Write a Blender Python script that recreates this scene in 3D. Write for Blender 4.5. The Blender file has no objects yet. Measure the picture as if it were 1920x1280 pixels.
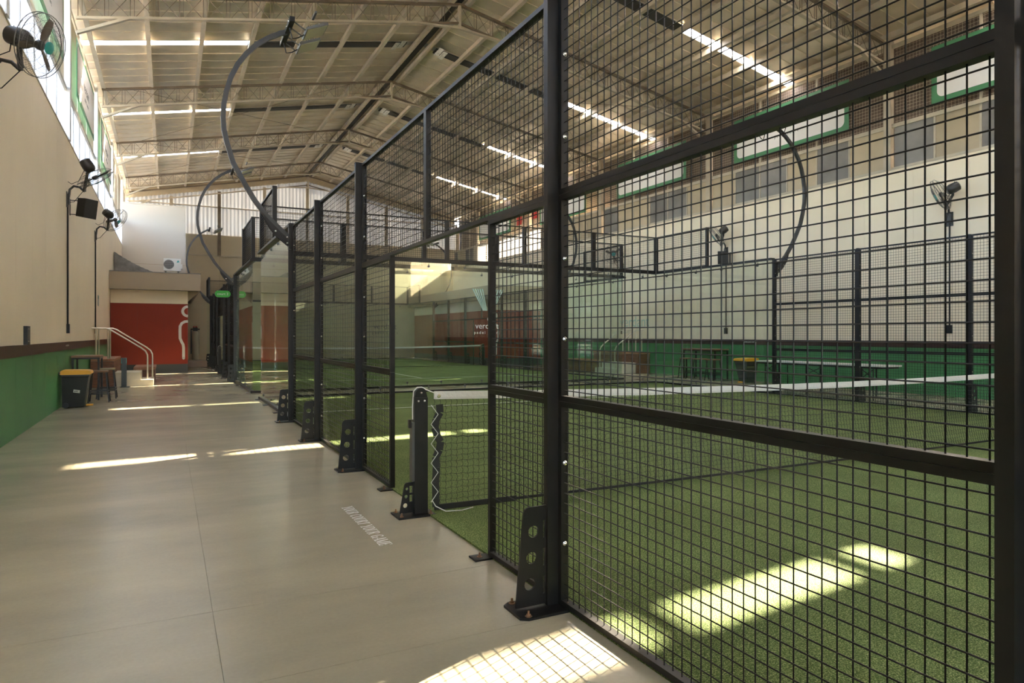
import bpy, math, random
from mathutils import Vector, Matrix
R = random.Random(7)
PI = math.pi
scene = bpy.context.scene
COL = scene.collection

# ------------------------------------------------------------------ camera
cd = bpy.data.cameras.new('camera'); cam = bpy.data.objects.new('camera', cd); COL.objects.link(cam)
cam.location = (0, 0, 1.32)
cam.rotation_euler = (PI / 2, 0, -math.radians(27.06))
cd.sensor_width = 36.0
cd.lens = 1263.3 / 1920 * 36.0
cd.shift_y = -12.4 / 1920
cd.clip_start = 0.02; cd.clip_end = 500
scene.camera = cam

# ------------------------------------------------------------------ sky, sun, exposure
SUNV = Vector((1.385, 0.558, 1.0)).normalized()
w = bpy.data.worlds.new('sky'); scene.world = w; w.use_nodes = True
nt = w.node_tree; bg = nt.nodes['Background']
sky = nt.nodes.new('ShaderNodeTexSky'); sky.sky_type = 'NISHITA'; sky.sun_disc = False
sky.sun_elevation = math.asin(SUNV.z); sky.sun_rotation = math.atan2(SUNV.x, SUNV.y)
sky.dust_density = 4.0; sky.air_density = 1.0; sky.ozone_density = 1.0; sky.altitude = 50
nt.links.new(sky.outputs[0], bg.inputs[0]); bg.inputs[1].default_value = 2.3
sl = bpy.data.lights.new('sun', 'SUN'); sl.energy = 52.0; sl.color = (1.0, 0.86, 0.64); sl.angle = math.radians(0.55)
sun = bpy.data.objects.new('sun', sl); COL.objects.link(sun); sun.location = (40, 20, 30)
sun.rotation_euler = SUNV.to_track_quat('Z', 'Y').to_euler()
vs = scene.view_settings
vs.view_transform = 'Standard'; vs.look = 'None'; vs.gamma = 1.0; vs.use_curve_mapping = False
vs.exposure = 1.42
scene.display_settings.display_device = 'sRGB'
cy = scene.cycles
cy.max_bounces = 10; cy.diffuse_bounces = 6; cy.glossy_bounces = 4; cy.transmission_bounces = 8
cy.transparent_max_bounces = 48; cy.sample_clamp_indirect = 8.0; cy.caustics_reflective = False; cy.caustics_refractive = False
cy.use_denoising = True

# ------------------------------------------------------------------ materials
def M(name, col, rough=0.5, metal=0.0, noise=None, bump=None, rnd=0.0, spec=0.5, coat=0.0):
    """noise=(scale, amount, detail) colour mottling in world space; bump=(scale, strength); rnd = per-object tone"""
    m = bpy.data.materials.new(name); m.use_nodes = True
    t = m.node_tree; b = t.nodes['Principled BSDF']
    b.inputs['Base Color'].default_value = (*col, 1); b.inputs['Roughness'].default_value = rough
    b.inputs['Metallic'].default_value = metal; b.inputs['Specular IOR Level'].default_value = spec
    b.inputs['Coat Weight'].default_value = coat
    L = t.links
    geo = t.nodes.new('ShaderNodeNewGeometry')
    src = None
    if noise:
        n = t.nodes.new('ShaderNodeTexNoise'); n.inputs['Scale'].default_value = noise[0]
        n.inputs['Detail'].default_value = noise[2] if len(noise) > 2 else 4
        L.new(geo.outputs['Position'], n.inputs['Vector'])
        r = t.nodes.new('ShaderNodeMapRange'); r.inputs[1].default_value = 0.3; r.inputs[2].default_value = 0.7
        r.inputs[3].default_value = 1 - noise[1]; r.inputs[4].default_value = 1 + noise[1]
        L.new(n.outputs['Fac'], r.inputs[0]); src = r.outputs[0]
    if rnd:
        oi = t.nodes.new('ShaderNodeObjectInfo')
        r2 = t.nodes.new('ShaderNodeMapRange'); r2.inputs[3].default_value = 1 - rnd; r2.inputs[4].default_value = 1 + rnd
        L.new(oi.outputs['Random'], r2.inputs[0])
        if src:
            mu = t.nodes.new('ShaderNodeMath'); mu.operation = 'MULTIPLY'
            L.new(src, mu.inputs[0]); L.new(r2.outputs[0], mu.inputs[1]); src = mu.outputs[0]
        else: src = r2.outputs[0]
    if src:
        vm = t.nodes.new('ShaderNodeVectorMath'); vm.operation = 'SCALE'; vm.inputs[0].default_value = col
        L.new(src, vm.inputs['Scale']); L.new(vm.outputs[0], b.inputs['Base Color'])
    if bump:
        n2 = t.nodes.new('ShaderNodeTexNoise'); n2.inputs['Scale'].default_value = bump[0]; n2.inputs['Detail'].default_value = 5
        L.new(geo.outputs['Position'], n2.inputs['Vector'])
        bp = t.nodes.new('ShaderNodeBump'); bp.inputs['Strength'].default_value = bump[1]; bp.inputs['Distance'].default_value = 0.02
        L.new(n2.outputs['Fac'], bp.inputs['Height']); L.new(bp.outputs[0], b.inputs['Normal'])
    return m

def glass_mat(name, tint, ior=1.5):
    m = bpy.data.materials.new(name); m.use_nodes = True; t = m.node_tree; L = t.links
    t.nodes.remove(t.nodes['Principled BSDF']); out = t.nodes['Material Output']
    tr = t.nodes.new('ShaderNodeBsdfTransparent'); tr.inputs[0].default_value = (*tint, 1)
    gl = t.nodes.new('ShaderNodeBsdfGlossy'); gl.inputs['Roughness'].default_value = 0.0; gl.inputs[0].default_value = (.95, 1, .97, 1)
    fr = t.nodes.new('ShaderNodeFresnel'); fr.inputs[0].default_value = ior
    mx = t.nodes.new('ShaderNodeMixShader')
    g = t.nodes.new('ShaderNodeNewGeometry'); mr = t.nodes.new('ShaderNodeMapRange')   # same reflectance from both sides of the thin sheet
    mr.inputs[3].default_value = ior; mr.inputs[4].default_value = 1/ior
    L.new(g.outputs['Backfacing'], mr.inputs[0]); L.new(mr.outputs[0], fr.inputs[0])
    L.new(fr.outputs[0], mx.inputs[0]); L.new(tr.outputs[0], mx.inputs[1]); L.new(gl.outputs[0], mx.inputs[2]); L.new(mx.outputs[0], out.inputs[0])
    return m

def translucent_mat(name, col, trans, diff, stripes=0.0):
    """sheet that lets daylight through diffusely"""
    m = bpy.data.materials.new(name); m.use_nodes = True; t = m.node_tree; L = t.links
    t.nodes.remove(t.nodes['Principled BSDF']); out = t.nodes['Material Output']
    a = t.nodes.new('ShaderNodeBsdfTranslucent'); b = t.nodes.new('ShaderNodeBsdfDiffuse'); ad = t.nodes.new('ShaderNodeAddShader')
    a.inputs[0].default_value = tuple(c * trans for c in col) + (1,)
    b.inputs[0].default_value = tuple(c * diff for c in col) + (1,)
    if stripes:
        g = t.nodes.new('ShaderNodeNewGeometry'); n = t.nodes.new('ShaderNodeTexNoise'); mp = t.nodes.new('ShaderNodeMapping')
        mp.inputs['Scale'].default_value = (2.2, 2.2, 0.12); n.inputs['Scale'].default_value = 1.6; n.inputs['Detail'].default_value = 3
        L.new(g.outputs['Position'], mp.inputs[0]); L.new(mp.outputs[0], n.inputs['Vector'])
        r = t.nodes.new('ShaderNodeMapRange'); r.inputs[1].default_value = .3; r.inputs[2].default_value = .7
        r.inputs[3].default_value = 1 - stripes; r.inputs[4].default_value = 1 + stripes * .6
        L.new(n.outputs['Fac'], r.inputs[0])
        vm = t.nodes.new('ShaderNodeVectorMath'); vm.operation = 'SCALE'; vm.inputs[0].default_value = tuple(c * trans for c in col)
        L.new(r.outputs[0], vm.inputs['Scale']); L.new(vm.outputs[0], a.inputs[0])
    L.new(a.outputs[0], ad.inputs[0]); L.new(b.outputs[0], ad.inputs[1]); L.new(ad.outputs[0], out.inputs[0])
    return m

def rooflight_mat(name, clear, milky):
    """weathered glass fibre rooflight: part of the sun goes straight through, part is scattered"""
    m = bpy.data.materials.new(name); m.use_nodes = True; t = m.node_tree; L = t.links
    t.nodes.remove(t.nodes['Principled BSDF']); out = t.nodes['Material Output']
    a = t.nodes.new('ShaderNodeBsdfTransparent'); a.inputs[0].default_value = (clear,)*3 + (1,)
    b = t.nodes.new('ShaderNodeBsdfTranslucent'); b.inputs[0].default_value = (milky, milky, milky*.97, 1)
    ad = t.nodes.new('ShaderNodeAddShader'); L.new(a.outputs[0], ad.inputs[0]); L.new(b.outputs[0], ad.inputs[1]); L.new(ad.outputs[0], out.inputs[0])
    return m

def turf_mat():
    m = bpy.data.materials.new('turf_green'); m.use_nodes = True; t = m.node_tree; L = t.links; b = t.nodes['Principled BSDF']
    g = t.nodes.new('ShaderNodeNewGeometry')
    n1 = t.nodes.new('ShaderNodeTexNoise'); n1.inputs['Scale'].default_value = 150; n1.inputs['Detail'].default_value = 2
    n2 = t.nodes.new('ShaderNodeTexNoise'); n2.inputs['Scale'].default_value = 1.3; n2.inputs['Detail'].default_value = 3
    wn = t.nodes.new('ShaderNodeTexVoronoi'); wn.inputs['Scale'].default_value = 220
    for n in (n1, n2, wn): L.new(g.outputs['Position'], n.inputs['Vector'])
    cr = t.nodes.new('ShaderNodeValToRGB'); e = cr.color_ramp.elements
    e[0].position = .30; e[0].color = (.040, .066, .018, 1); e[1].position = .78; e[1].color = (.52, .54, .25, 1)
    k = cr.color_ramp.elements.new(.52); k.color = (.125, .19, .055, 1)
    L.new(n1.outputs['Fac'], cr.inputs[0])
    r = t.nodes.new('ShaderNodeMapRange'); r.inputs[1].default_value = .3; r.inputs[2].default_value = .7; r.inputs[3].default_value = .85; r.inputs[4].default_value = 1.15
    L.new(n2.outputs['Fac'], r.inputs[0])
    vm = t.nodes.new('ShaderNodeVectorMath'); vm.operation = 'SCALE'; L.new(cr.outputs[0], vm.inputs[0]); L.new(r.outputs[0], vm.inputs['Scale'])
    L.new(vm.outputs[0], b.inputs['Base Color']); b.inputs['Roughness'].default_value = .75; b.inputs['Specular IOR Level'].default_value = .12
    bp = t.nodes.new('ShaderNodeBump'); bp.inputs['Strength'].default_value = .9; bp.inputs['Distance'].default_value = .006
    L.new(wn.outputs['Distance'], bp.inputs['Height']); L.new(bp.outputs[0], b.inputs['Normal'])
    return m

def concrete_mat():
    m = bpy.data.materials.new('polished_concrete'); m.use_nodes = True; t = m.node_tree; L = t.links; b = t.nodes['Principled BSDF']
    g = t.nodes.new('ShaderNodeNewGeometry')
    n1 = t.nodes.new('ShaderNodeTexNoise'); n1.inputs['Scale'].default_value = .9; n1.inputs['Detail'].default_value = 7; n1.inputs['Roughness'].default_value = .62
    mp = t.nodes.new('ShaderNodeMapping'); mp.inputs['Scale'].default_value = (.8, 1.7, 1); L.new(g.outputs['Position'], mp.inputs[0]); L.new(mp.outputs[0], n1.inputs['Vector'])
    cr = t.nodes.new('ShaderNodeValToRGB'); e = cr.color_ramp.elements
    e[0].position = .33; e[0].color = (.31, .282, .205, 1); e[1].position = .68; e[1].color = (.40, .355, .25, 1)
    L.new(n1.outputs['Fac'], cr.inputs[0])
    n2 = t.nodes.new('ShaderNodeTexNoise'); n2.inputs['Scale'].default_value = 55; n2.inputs['Detail'].default_value = 3; L.new(g.outputs['Position'], n2.inputs['Vector'])
    r = t.nodes.new('ShaderNodeMapRange'); r.inputs[3].default_value = .92; r.inputs[4].default_value = 1.08; L.new(n2.outputs['Fac'], r.inputs[0])
    oi = t.nodes.new('ShaderNodeObjectInfo'); r3 = t.nodes.new('ShaderNodeMapRange'); r3.inputs[3].default_value = .985; r3.inputs[4].default_value = 1.015; L.new(oi.outputs['Random'], r3.inputs[0])
    mu = t.nodes.new('ShaderNodeMath'); mu.operation = 'MULTIPLY'; L.new(r.outputs[0], mu.inputs[0]); L.new(r3.outputs[0], mu.inputs[1])
    vm = t.nodes.new('ShaderNodeVectorMath'); vm.operation = 'SCALE'; L.new(cr.outputs[0], vm.inputs[0]); L.new(mu.outputs[0], vm.inputs['Scale'])
    L.new(vm.outputs[0], b.inputs['Base Color'])
    r2 = t.nodes.new('ShaderNodeMapRange'); r2.inputs[3].default_value = .19; r2.inputs[4].default_value = .27; L.new(n1.outputs['Fac'], r2.inputs[0]); L.new(r2.outputs[0], b.inputs['Roughness'])
    b.inputs['Specular IOR Level'].default_value = .55
    bp = t.nodes.new('ShaderNodeBump'); bp.inputs['Strength'].default_value = .01; bp.inputs['Distance'].default_value = .02
    L.new(n1.outputs['Fac'], bp.inputs['Height']); L.new(bp.outputs[0], b.inputs['Normal'])
    return m

def wood_mat(name, c0, c1, scale=6):
    m = bpy.data.materials.new(name); m.use_nodes = True; t = m.node_tree; L = t.links; b = t.nodes['Principled BSDF']
    g = t.nodes.new('ShaderNodeNewGeometry'); mp = t.nodes.new('ShaderNodeMapping'); mp.inputs['Scale'].default_value = (1, 1, 9)
    n = t.nodes.new('ShaderNodeTexNoise'); n.inputs['Scale'].default_value = scale; n.inputs['Detail'].default_value = 6
    L.new(g.outputs['Position'], mp.inputs[0]); L.new(mp.outputs[0], n.inputs['Vector'])
    cr = t.nodes.new('ShaderNodeValToRGB'); cr.color_ramp.elements[0].position = .35; cr.color_ramp.elements[0].color = (*c0, 1)
    cr.color_ramp.elements[1].position = .7; cr.color_ramp.elements[1].color = (*c1, 1)
    L.new(n.outputs['Fac'], cr.inputs[0]); L.new(cr.outputs[0], b.inputs['Base Color']); b.inputs['Roughness'].default_value = .5
    return m

black = M('black_powder_coat', (.011, .0102, .0095), .38, noise=(9, .25), spec=.32)
wireb = M('black_wire_coat', (.008, .0075, .007), .40, spec=.3)
cream = M('cream_wall_paint', (.80, .685, .505), .42, noise=(.6, .045), bump=(3, .03), spec=.4)
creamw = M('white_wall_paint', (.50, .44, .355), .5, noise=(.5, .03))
beige = M('beige_gable_board', (.52, .43, .29), .55, noise=(.7, .05), rnd=.04)
green = M('green_wall_paint', (.052, .195, .068), .42, noise=(.8, .14), bump=(4, .04))
brownt = M('dark_brown_rail_paint', (.045, .022, .018), .35, noise=(5, .15))
redp = M('brick_red_panel', (.25, .030, .014), .5, noise=(1.2, .06), spec=.25)
fasc = M('taupe_fascia_paint', (.34, .27, .185), .5, noise=(.8, .04))
dkgrey = M('charcoal_base_paint', (.045, .045, .042), .45)
steelc = M('cream_steel_paint', (.44, .375, .275), .45, noise=(3, .12))
steeld = M('brown_steel_and_shade', (.155, .115, .075), .5, noise=(3, .2))  # brown steel; also carries the painted-in shade of the truss top chords
colw = M('pale_column_paint', (.62, .60, .56), .4, noise=(2, .08))
foil = M('roof_foil', (.72, .63, .49), .40, metal=.55, noise=(2.2, .10, 6), bump=(2.5, .35), rnd=.07)
foild = M('dark_strip_cover', (.035, .032, .028), .55)
tape = M('reflective_tape', (.75, .72, .65), .4, noise=(14, .3))
chrome = M('bright_bolt_steel', (.66, .65, .62), .27, metal=1)
rusty = M('rusty_bolt_steel', (.30, .17, .10), .45, metal=.7)
stainless = M('brushed_stainless', (.66, .60, .50), .28, metal=.9)
whitep = M('white_paint', (.78, .77, .74), .5)
whiteline = M('white_line_pile', (.62, .66, .56), .8)
whiteprint = M('white_floor_paint', (.78, .78, .74), .5)
bgreen = M('banner_green', (.055, .20, .085), .5)
bwhite = M('banner_white_print', (.70, .67, .63), .5)
ink = M('grey_print_ink', (.10, .11, .10), .6)
teal = M('teal_print', (.36, .50, .42), .5)
tealcap = M('teal_plastic', (.03, .30, .28), .35)
fanblk = M('black_fan_plastic', (.022, .021, .02), .35)
fanwire = M('fan_guard_wire', (.13, .125, .115), .3, metal=.5)
blade = M('brown_smoked_blade', (.10, .075, .05), .3)
spk = M('black_speaker', (.012, .012, .012), .55)
binb = M('dark_grey_bin_plastic', (.018, .020, .021), .42)
biny = M('yellow_bin_lid', (.74, .36, .016), .4)
wood = wood_mat('brown_bench_boards', (.12, .045, .022), (.25, .10, .05))
woodl = wood_mat('light_bench_top', (.30, .13, .065), (.42, .19, .10))
woodt = wood_mat('brown_table_top', (.16, .085, .045), (.27, .15, .085))
conc = concrete_mat()
stepc = M('pale_step_concrete', (.60, .54, .43), .6, noise=(4, .08))
terr = M('terrazzo', (.42, .33, .25), .5, noise=(60, .5, 1))
signg = M('sign_green', (.05, .42, .05), .35)
ledface = M('floodlight_lens', (.62, .62, .46), .15, spec=.8)
lamp = M('floodlight_housing', (.11, .11, .11), .35, metal=.5)
polem = M('dark_grey_pole', (.030, .031, .032), .32)
netb = M('black_net_cord', (.010, .012, .010), .6)
netw = M('white_net_canvas', (.66, .66, .63), .7, bump=(40, .4))
cord = M('white_cord', (.72, .72, .68), .6)
acw = M('off_white_casing', (.62, .62, .58), .4)
tankm = M('beige_tank', (.42, .38, .29), .4)
red = M('red_plastic', (.5, .02, .015), .4)
blue = M('blue_pipe_plastic', (.02, .08, .16), .4)
greyp = M('grey_roof_sheet', (.17, .165, .155), .5, noise=(5, .3))
pane_t = M('tan_frosted_pane', (.42, .335, .215), .3, noise=(.9, .12), rnd=.10)
pane_g = M('grey_frosted_pane', (.20, .185, .165), .25, noise=(1.1, .28), rnd=.12)
backb = M('dark_brown_backing', (.115, .085, .066), .8, noise=(2, .2))
ground_m = M('outside_ground', (.40, .37, .32), .9, noise=(.3, .2))
roofout = M('outer_roof_sheet', (.45, .44, .42), .5)
glass = glass_mat('court_glass', (.935, .97, .945))
clearp = rooflight_mat('clear_roof_sheet', .55, .50)
poly = translucent_mat('white_polycarbonate', (.97, .98, 1.0), .42, .45, .35)
polyg = translucent_mat('gable_polycarbonate', (.95, .96, .97), .013, .45, .3)
polyr = translucent_mat('bright_pane', (1.0, .99, .96), .20, .30)
turf = turf_mat()
tealp = M('pale_teal_print', (.42, .62, .56), .5)
dkred = M('dark_red_joint', (.08, .012, .007), .7)
# ------------------------------------------------------------------ mesh helpers
WORG = {}                                     # world origin of every thing / part, so that parts can be built in world coordinates
class MB:
    def __init__(s): s.v = []; s.f = []
    def add(s, vs_, fs):
        n = len(s.v); s.v.extend(vs_); s.f.extend([tuple(i + n for i in f) for f in fs]); return s
    def box(s, x0, x1, y0, y1, z0, z1):
        return s.add([(x0,y0,z0),(x1,y0,z0),(x1,y1,z0),(x0,y1,z0),(x0,y0,z1),(x1,y0,z1),(x1,y1,z1),(x0,y1,z1)],
                     [(0,3,2,1),(4,5,6,7),(0,1,5,4),(1,2,6,5),(2,3,7,6),(3,0,4,7)])
    def bar(s, p, q, w, h, up=(0,0,1)):
        p = Vector(p); q = Vector(q); d = (q - p).normalized(); u = Vector(up)
        if abs(d.dot(u)) > .98: u = Vector((1,0,0))
        a = d.cross(u).normalized(); b = a.cross(d).normalized()
        vs_ = []
        for c in (p, q):
            for i, j in ((-1,-1),(1,-1),(1,1),(-1,1)): vs_.append(tuple(c + a*(i*w/2) + b*(j*h/2)))
        return s.add(vs_, [(0,3,2,1),(4,5,6,7),(0,1,5,4),(1,2,6,5),(2,3,7,6),(3,0,4,7)])
    def tube(s, pts, r, n=8, closed=False, caps=True):
        pts = [Vector(p) for p in pts]; m = len(pts); rings = []; prev = None
        for i, p in enumerate(pts):
            if closed: d = (pts[(i+1) % m] - pts[i-1])
            else: d = pts[min(i+1, m-1)] - pts[max(i-1, 0)]
            d.normalize()
            if prev is None:
                u = Vector((0,0,1)) if abs(d.z) < .9 else Vector((1,0,0))
                a = d.cross(u).normalized()
            else:
                a = (prev - d * prev.dot(d)).normalized()
            prev = a; b = d.cross(a)
            rr = r[i] if isinstance(r, (list, tuple)) else r
            rings.append([tuple(p + a*(rr*math.cos(2*PI*k/n)) + b*(rr*math.sin(2*PI*k/n))) for k in range(n)])
        vs_ = [v for rg in rings for v in rg]; fs = []
        for i in range(m if closed else m-1):
            j = (i+1) % m
            for k in range(n): fs.append((i*n+k, i*n+(k+1)%n, j*n+(k+1)%n, j*n+k))
        if caps and not closed:
            fs.append(tuple(range(n-1,-1,-1))); fs.append(tuple((m-1)*n+k for k in range(n)))
        return s.add(vs_, fs)
    def lathe(s, prof, n=16, c=(0,0,0), ax=(0,0,1)):
        z = Vector(ax).normalized(); u = Vector((0,0,1)) if abs(z.z) < .9 else Vector((1,0,0))
        a = z.cross(u).normalized(); b = z.cross(a); c = Vector(c); vs_ = []; fs = []
        for r_, h in prof:
            for k in range(n): vs_.append(tuple(c + z*h + a*(r_*math.cos(2*PI*k/n)) + b*(r_*math.sin(2*PI*k/n))))
        for i in range(len(prof)-1):
            for k in range(n): fs.append((i*n+k, i*n+(k+1)%n, (i+1)*n+(k+1)%n, (i+1)*n+k))
        fs.append(tuple(range(n-1,-1,-1))); fs.append(tuple((len(prof)-1)*n+k for k in range(n)))
        return s.add(vs_, fs)
    def prism(s, poly, o, ax, ay, depth):
        """outline in the plane (ax, ay) at o, given thickness depth along ax x ay"""
        ax = Vector(ax); ay = Vector(ay); o = Vector(o); nz = ax.cross(ay).normalized()*depth; n = len(poly)
        vs_ = [tuple(o + ax*x + ay*y) for x, y in poly] + [tuple(o + ax*x + ay*y + nz) for x, y in poly]
        fs = [tuple(range(n-1,-1,-1)), tuple(range(n, 2*n))] + [(i, (i+1)%n, n+(i+1)%n, n+i) for i in range(n)]
        return s.add(vs_, fs)
    def mesh(s, name, mat, org=(0,0,0), smooth=False):
        me = bpy.data.meshes.new(name); o = Vector(org)
        me.from_pydata([(v[0]-o.x, v[1]-o.y, v[2]-o.z) for v in s.v], [], s.f); me.materials.append(mat)
        if smooth:
            me.polygons.foreach_set('use_smooth', [True]*len(me.polygons))
            try: me.set_sharp_from_angle(angle=math.radians(40))
            except Exception: pass
        me.update(); return me
    def build(s, name, mat, parent=None, org=None, smooth=False, local=False):
        o = WORG[parent.name] if parent is not None else Vector(org or (0,0,0))
        me = s.mesh(name, mat, (0,0,0) if local else o, smooth)
        return link(name, me, parent, o)

def link(name, me, parent=None, org=(0,0,0)):
    ob = bpy.data.objects.new(name, me); COL.objects.link(ob)
    if parent is not None: ob.parent = parent; WORG[ob.name] = WORG[parent.name].copy()
    else: ob.location = org; WORG[ob.name] = Vector(org)
    return ob
def B(name, mat, parent, *a, **k): return MB().box(*a).build(name, mat, parent, **k)
def thing(name, label, cat, loc=(0,0,0), rz=0.0, group=None):
    o = bpy.data.objects.new(name, None); COL.objects.link(o); o.location = loc; o.rotation_euler = (0,0,rz)
    o.empty_display_size = .1; o['label'] = label; o['category'] = cat
    if group: o['group'] = group
    WORG[o.name] = Vector(loc); return o
def tag(o, label, cat, group=None, kind=None):
    o['label'] = label; o['category'] = cat
    if group: o['group'] = group
    if kind: o['kind'] = kind
    return o
def struct(o, label, cat='structure'):
    o['kind'] = 'structure'; o['label'] = label; o['category'] = cat; return o
def shell(name, label, cat, loc=(0,0,0)):
    o = thing(name, label, cat, loc); o['kind'] = 'structure'; return o
def copy_tree(o, loc=None, rz=None, label=None, group=None, parent=None):
    c = o.copy(); COL.objects.link(c)
    if parent is not None: c.parent = parent
    if loc is not None: c.location = loc
    if rz is not None: c.rotation_euler = (0,0,rz)
    if label: c['label'] = label
    if group: c['group'] = group
    for ch in o.children: copy_tree(ch, parent=c)
    WORG[c.name] = Vector(c.location); return c
def text_mesh(name, s, size, mat, parent, mtx, align='CENTER', extrude=.002, space=1.0, xs=1.0):
    cu = bpy.data.curves.new(name, 'FONT'); cu.body = s; cu.size = size; cu.align_x = align; cu.align_y = 'CENTER'
    cu.extrude = extrude; cu.space_character = space; cu.resolution_u = 3
    tmp = bpy.data.objects.new(name + '_tmp', cu); COL.objects.link(tmp)
    me = bpy.data.meshes.new_from_object(tmp.evaluated_get(bpy.context.evaluated_depsgraph_get()))
    bpy.data.objects.remove(tmp); bpy.data.curves.remove(cu)
    me.transform(mtx @ Matrix.Diagonal((xs,1,1,1))); me.materials.clear(); me.materials.append(mat)
    o = WORG[parent.name]; me.transform(Matrix.Translation(-o)); me.name = name
    return link(name, me, parent)
def frame_mtx(o, ax, ay):
    ax = Vector(ax).normalized(); ay = Vector(ay).normalized(); az = ax.cross(ay); m = Matrix.Identity(4)
    for i in range(3): m[i][0] = ax[i]; m[i][1] = ay[i]; m[i][2] = az[i]; m[i][3] = o[i]
    return m
def plate_holes(name, outline, holes, depth, mat):
    """flat plate with real holes, outline in XZ, thickness along Y"""
    cu = bpy.data.curves.new(name, 'CURVE'); cu.dimensions = '2D'; cu.fill_mode = 'BOTH'; cu.extrude = depth/2
    for pl in [outline] + holes:
        sp = cu.splines.new('POLY'); sp.points.add(len(pl)-1); sp.use_cyclic_u = True
        for p_, (x, z) in zip(sp.points, pl): p_.co = (x, z, 0, 1)
    tmp = bpy.data.objects.new(name + '_tmp', cu); COL.objects.link(tmp)
    me = bpy.data.meshes.new_from_object(tmp.evaluated_get(bpy.context.evaluated_depsgraph_get()))
    bpy.data.objects.remove(tmp); bpy.data.curves.remove(cu)
    me.transform(Matrix.Rotation(PI/2, 4, 'X')); me.materials.clear(); me.materials.append(mat); me.name = name
    return me
def circ(x, z, r, n=16): return [(x + r*math.cos(2*PI*k/n), z + r*math.sin(2*PI*k/n)) for k in range(n)]
def arc(cx, cz, r, a0, a1, n=10): return [(cx + r*math.cos(math.radians(a0+(a1-a0)*k/n)), cz + r*math.sin(math.radians(a0+(a1-a0)*k/n))) for k in range(n+1)]
def ribbon(mb, pts, wd, o, ax, ay, depth):
    """flat stroke of width wd along 2-D points"""
    n = len(pts); L_ = []; R_ = []
    for i in range(n):
        a = pts[max(i-1,0)]; b = pts[min(i+1,n-1)]; dx, dy = b[0]-a[0], b[1]-a[1]; l = math.hypot(dx,dy) or 1
        nx, ny = -dy/l*wd/2, dx/l*wd/2; L_.append((pts[i][0]+nx, pts[i][1]+ny)); R_.append((pts[i][0]-nx, pts[i][1]-ny))
    for i in range(n-1): mb.prism([R_[i], R_[i+1], L_[i+1], L_[i]], o, ax, ay, depth)
    return mb

# ------------------------------------------------------------------ hall dimensions
XL, XR, XM = -1.74, 14.95, 6.6
ZR, SL = 9.80, .1966                                   # ridge height and roof slope
TY = [10.0 + 5.85*k for k in range(-3, 5)] + [36.75]   # truss lines
Y0, Y1 = -8.6, 36.9
def roofz(x): return ZR - SL*abs(x - XM)
SILL, MID = 5.13, 6.16

# ground outside, floor slabs
struct(MB().box(-60, 75, -60, 110, -.5, -.12).build('ground', ground_m), 'pale ground outside the hall', 'ground')
fl = struct(MB().box(XL-.3, XR+.3, Y0, Y1, -.12, -.008).build('floor', conc), 'polished beige concrete floor of the hall', 'floor')
xs = [XL-.2, .19, 4.6, 7.6, 10.6, 13.4, XR+.2]
ys = [Y0, -6, -3.1, -.1, 2.72, 3.51, 6.4, 9.3, 12.2, 15.1, 18, 20.9, 23.8, 26.7, 29.6, 32.5, Y1]
for i in range(len(xs)-1):
    for j in range(len(ys)-1):
        g = .0013
        B('floor_slab', conc, fl, xs[i]+g, xs[i+1]-g, ys[j]+g, ys[j+1]-g, -.04, 0)

# side walls: panelled cream above, green dado below, dark rail board
def side_wall(name, side):
    x = XL if side < 0 else XR; o = x + side*.25
    lo, hi = min(x+side*.012, o), max(x+side*.012, o)
    wl = MB().box(lo, hi, Y0, Y1, -.1, SILL-.004).build(name, cream)
    struct(wl, 'tall cream wall with green lower band on the %s side of the hall' % ('corridor' if side < 0 else 'far'), 'wall')
    y = Y0; me = None
    while y < Y1 - .1:
        y2 = min(y + 1.2, Y1)
        B('wall_panel', cream, wl, min(x, x+side*.012), max(x, x+side*.012), y+.0015, y2-.0015, 1.10, SILL)
        B('dado_panel', green, wl, min(x+side*.002, x+side*.012), max(x+side*.002, x+side*.012), y+.001, y2-.001, 0, 1.10)
        y = y2
    a, b = sorted((x, x - side*.022))
    tb = MB().box(a, b, Y0, 26.3, 1.035, 1.185).build('trim_%d' % (1 if side < 0 else 2), brownt)
    struct(tb, 'dark brown rail board along the %s wall' % ('corridor' if side < 0 else 'far side'), 'trim')
    a, b = sorted((x, x + side*.25))
    cp = MB().box(a - .01, b + .01, Y0, Y1, SILL, SILL+.03).build('trim_%d' % (3 if side < 0 else 4), steelc)
    struct(cp, 'thin pale capping along the top of the %s wall' % ('corridor' if side < 0 else 'far side'), 'trim')
    # small printed marks on the rail board
    for yy in ((15.4, 25.2) if side < 0 else (14.2, 22.5)):
        text_mesh('rail_lettering', 'verdant padel court', .055, whitep, tb, frame_mtx((x - side*.0235, yy, 1.12), (0, -side, 0), (0,0,1)), extrude=.001)
    return wl
side_wall('wall_left', -1); side_wall('wall_right', 1)
wb = MB().box(XL-.3, XL, Y0-.2, Y0, -.1, 6.3).box(1.5, XR+.3, Y0-.2, Y0, -.1, 6.3).box(XL, 1.5, Y0-.2, Y0, 3.5, 6.3).build('wall_back', cream)
struct(wb, 'cream end wall behind the camera with an open doorway', 'wall')
MB().prism([(XL-.4, 6.3), (XR+.4, 6.3), (XR+.4, 8.2), (XM, 9.9), (XL-.4, 8.2)], (0, Y0-.1, 0), (1,0,0), (0,0,1), .01).build('daylight_sheet', poly, wb)

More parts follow.
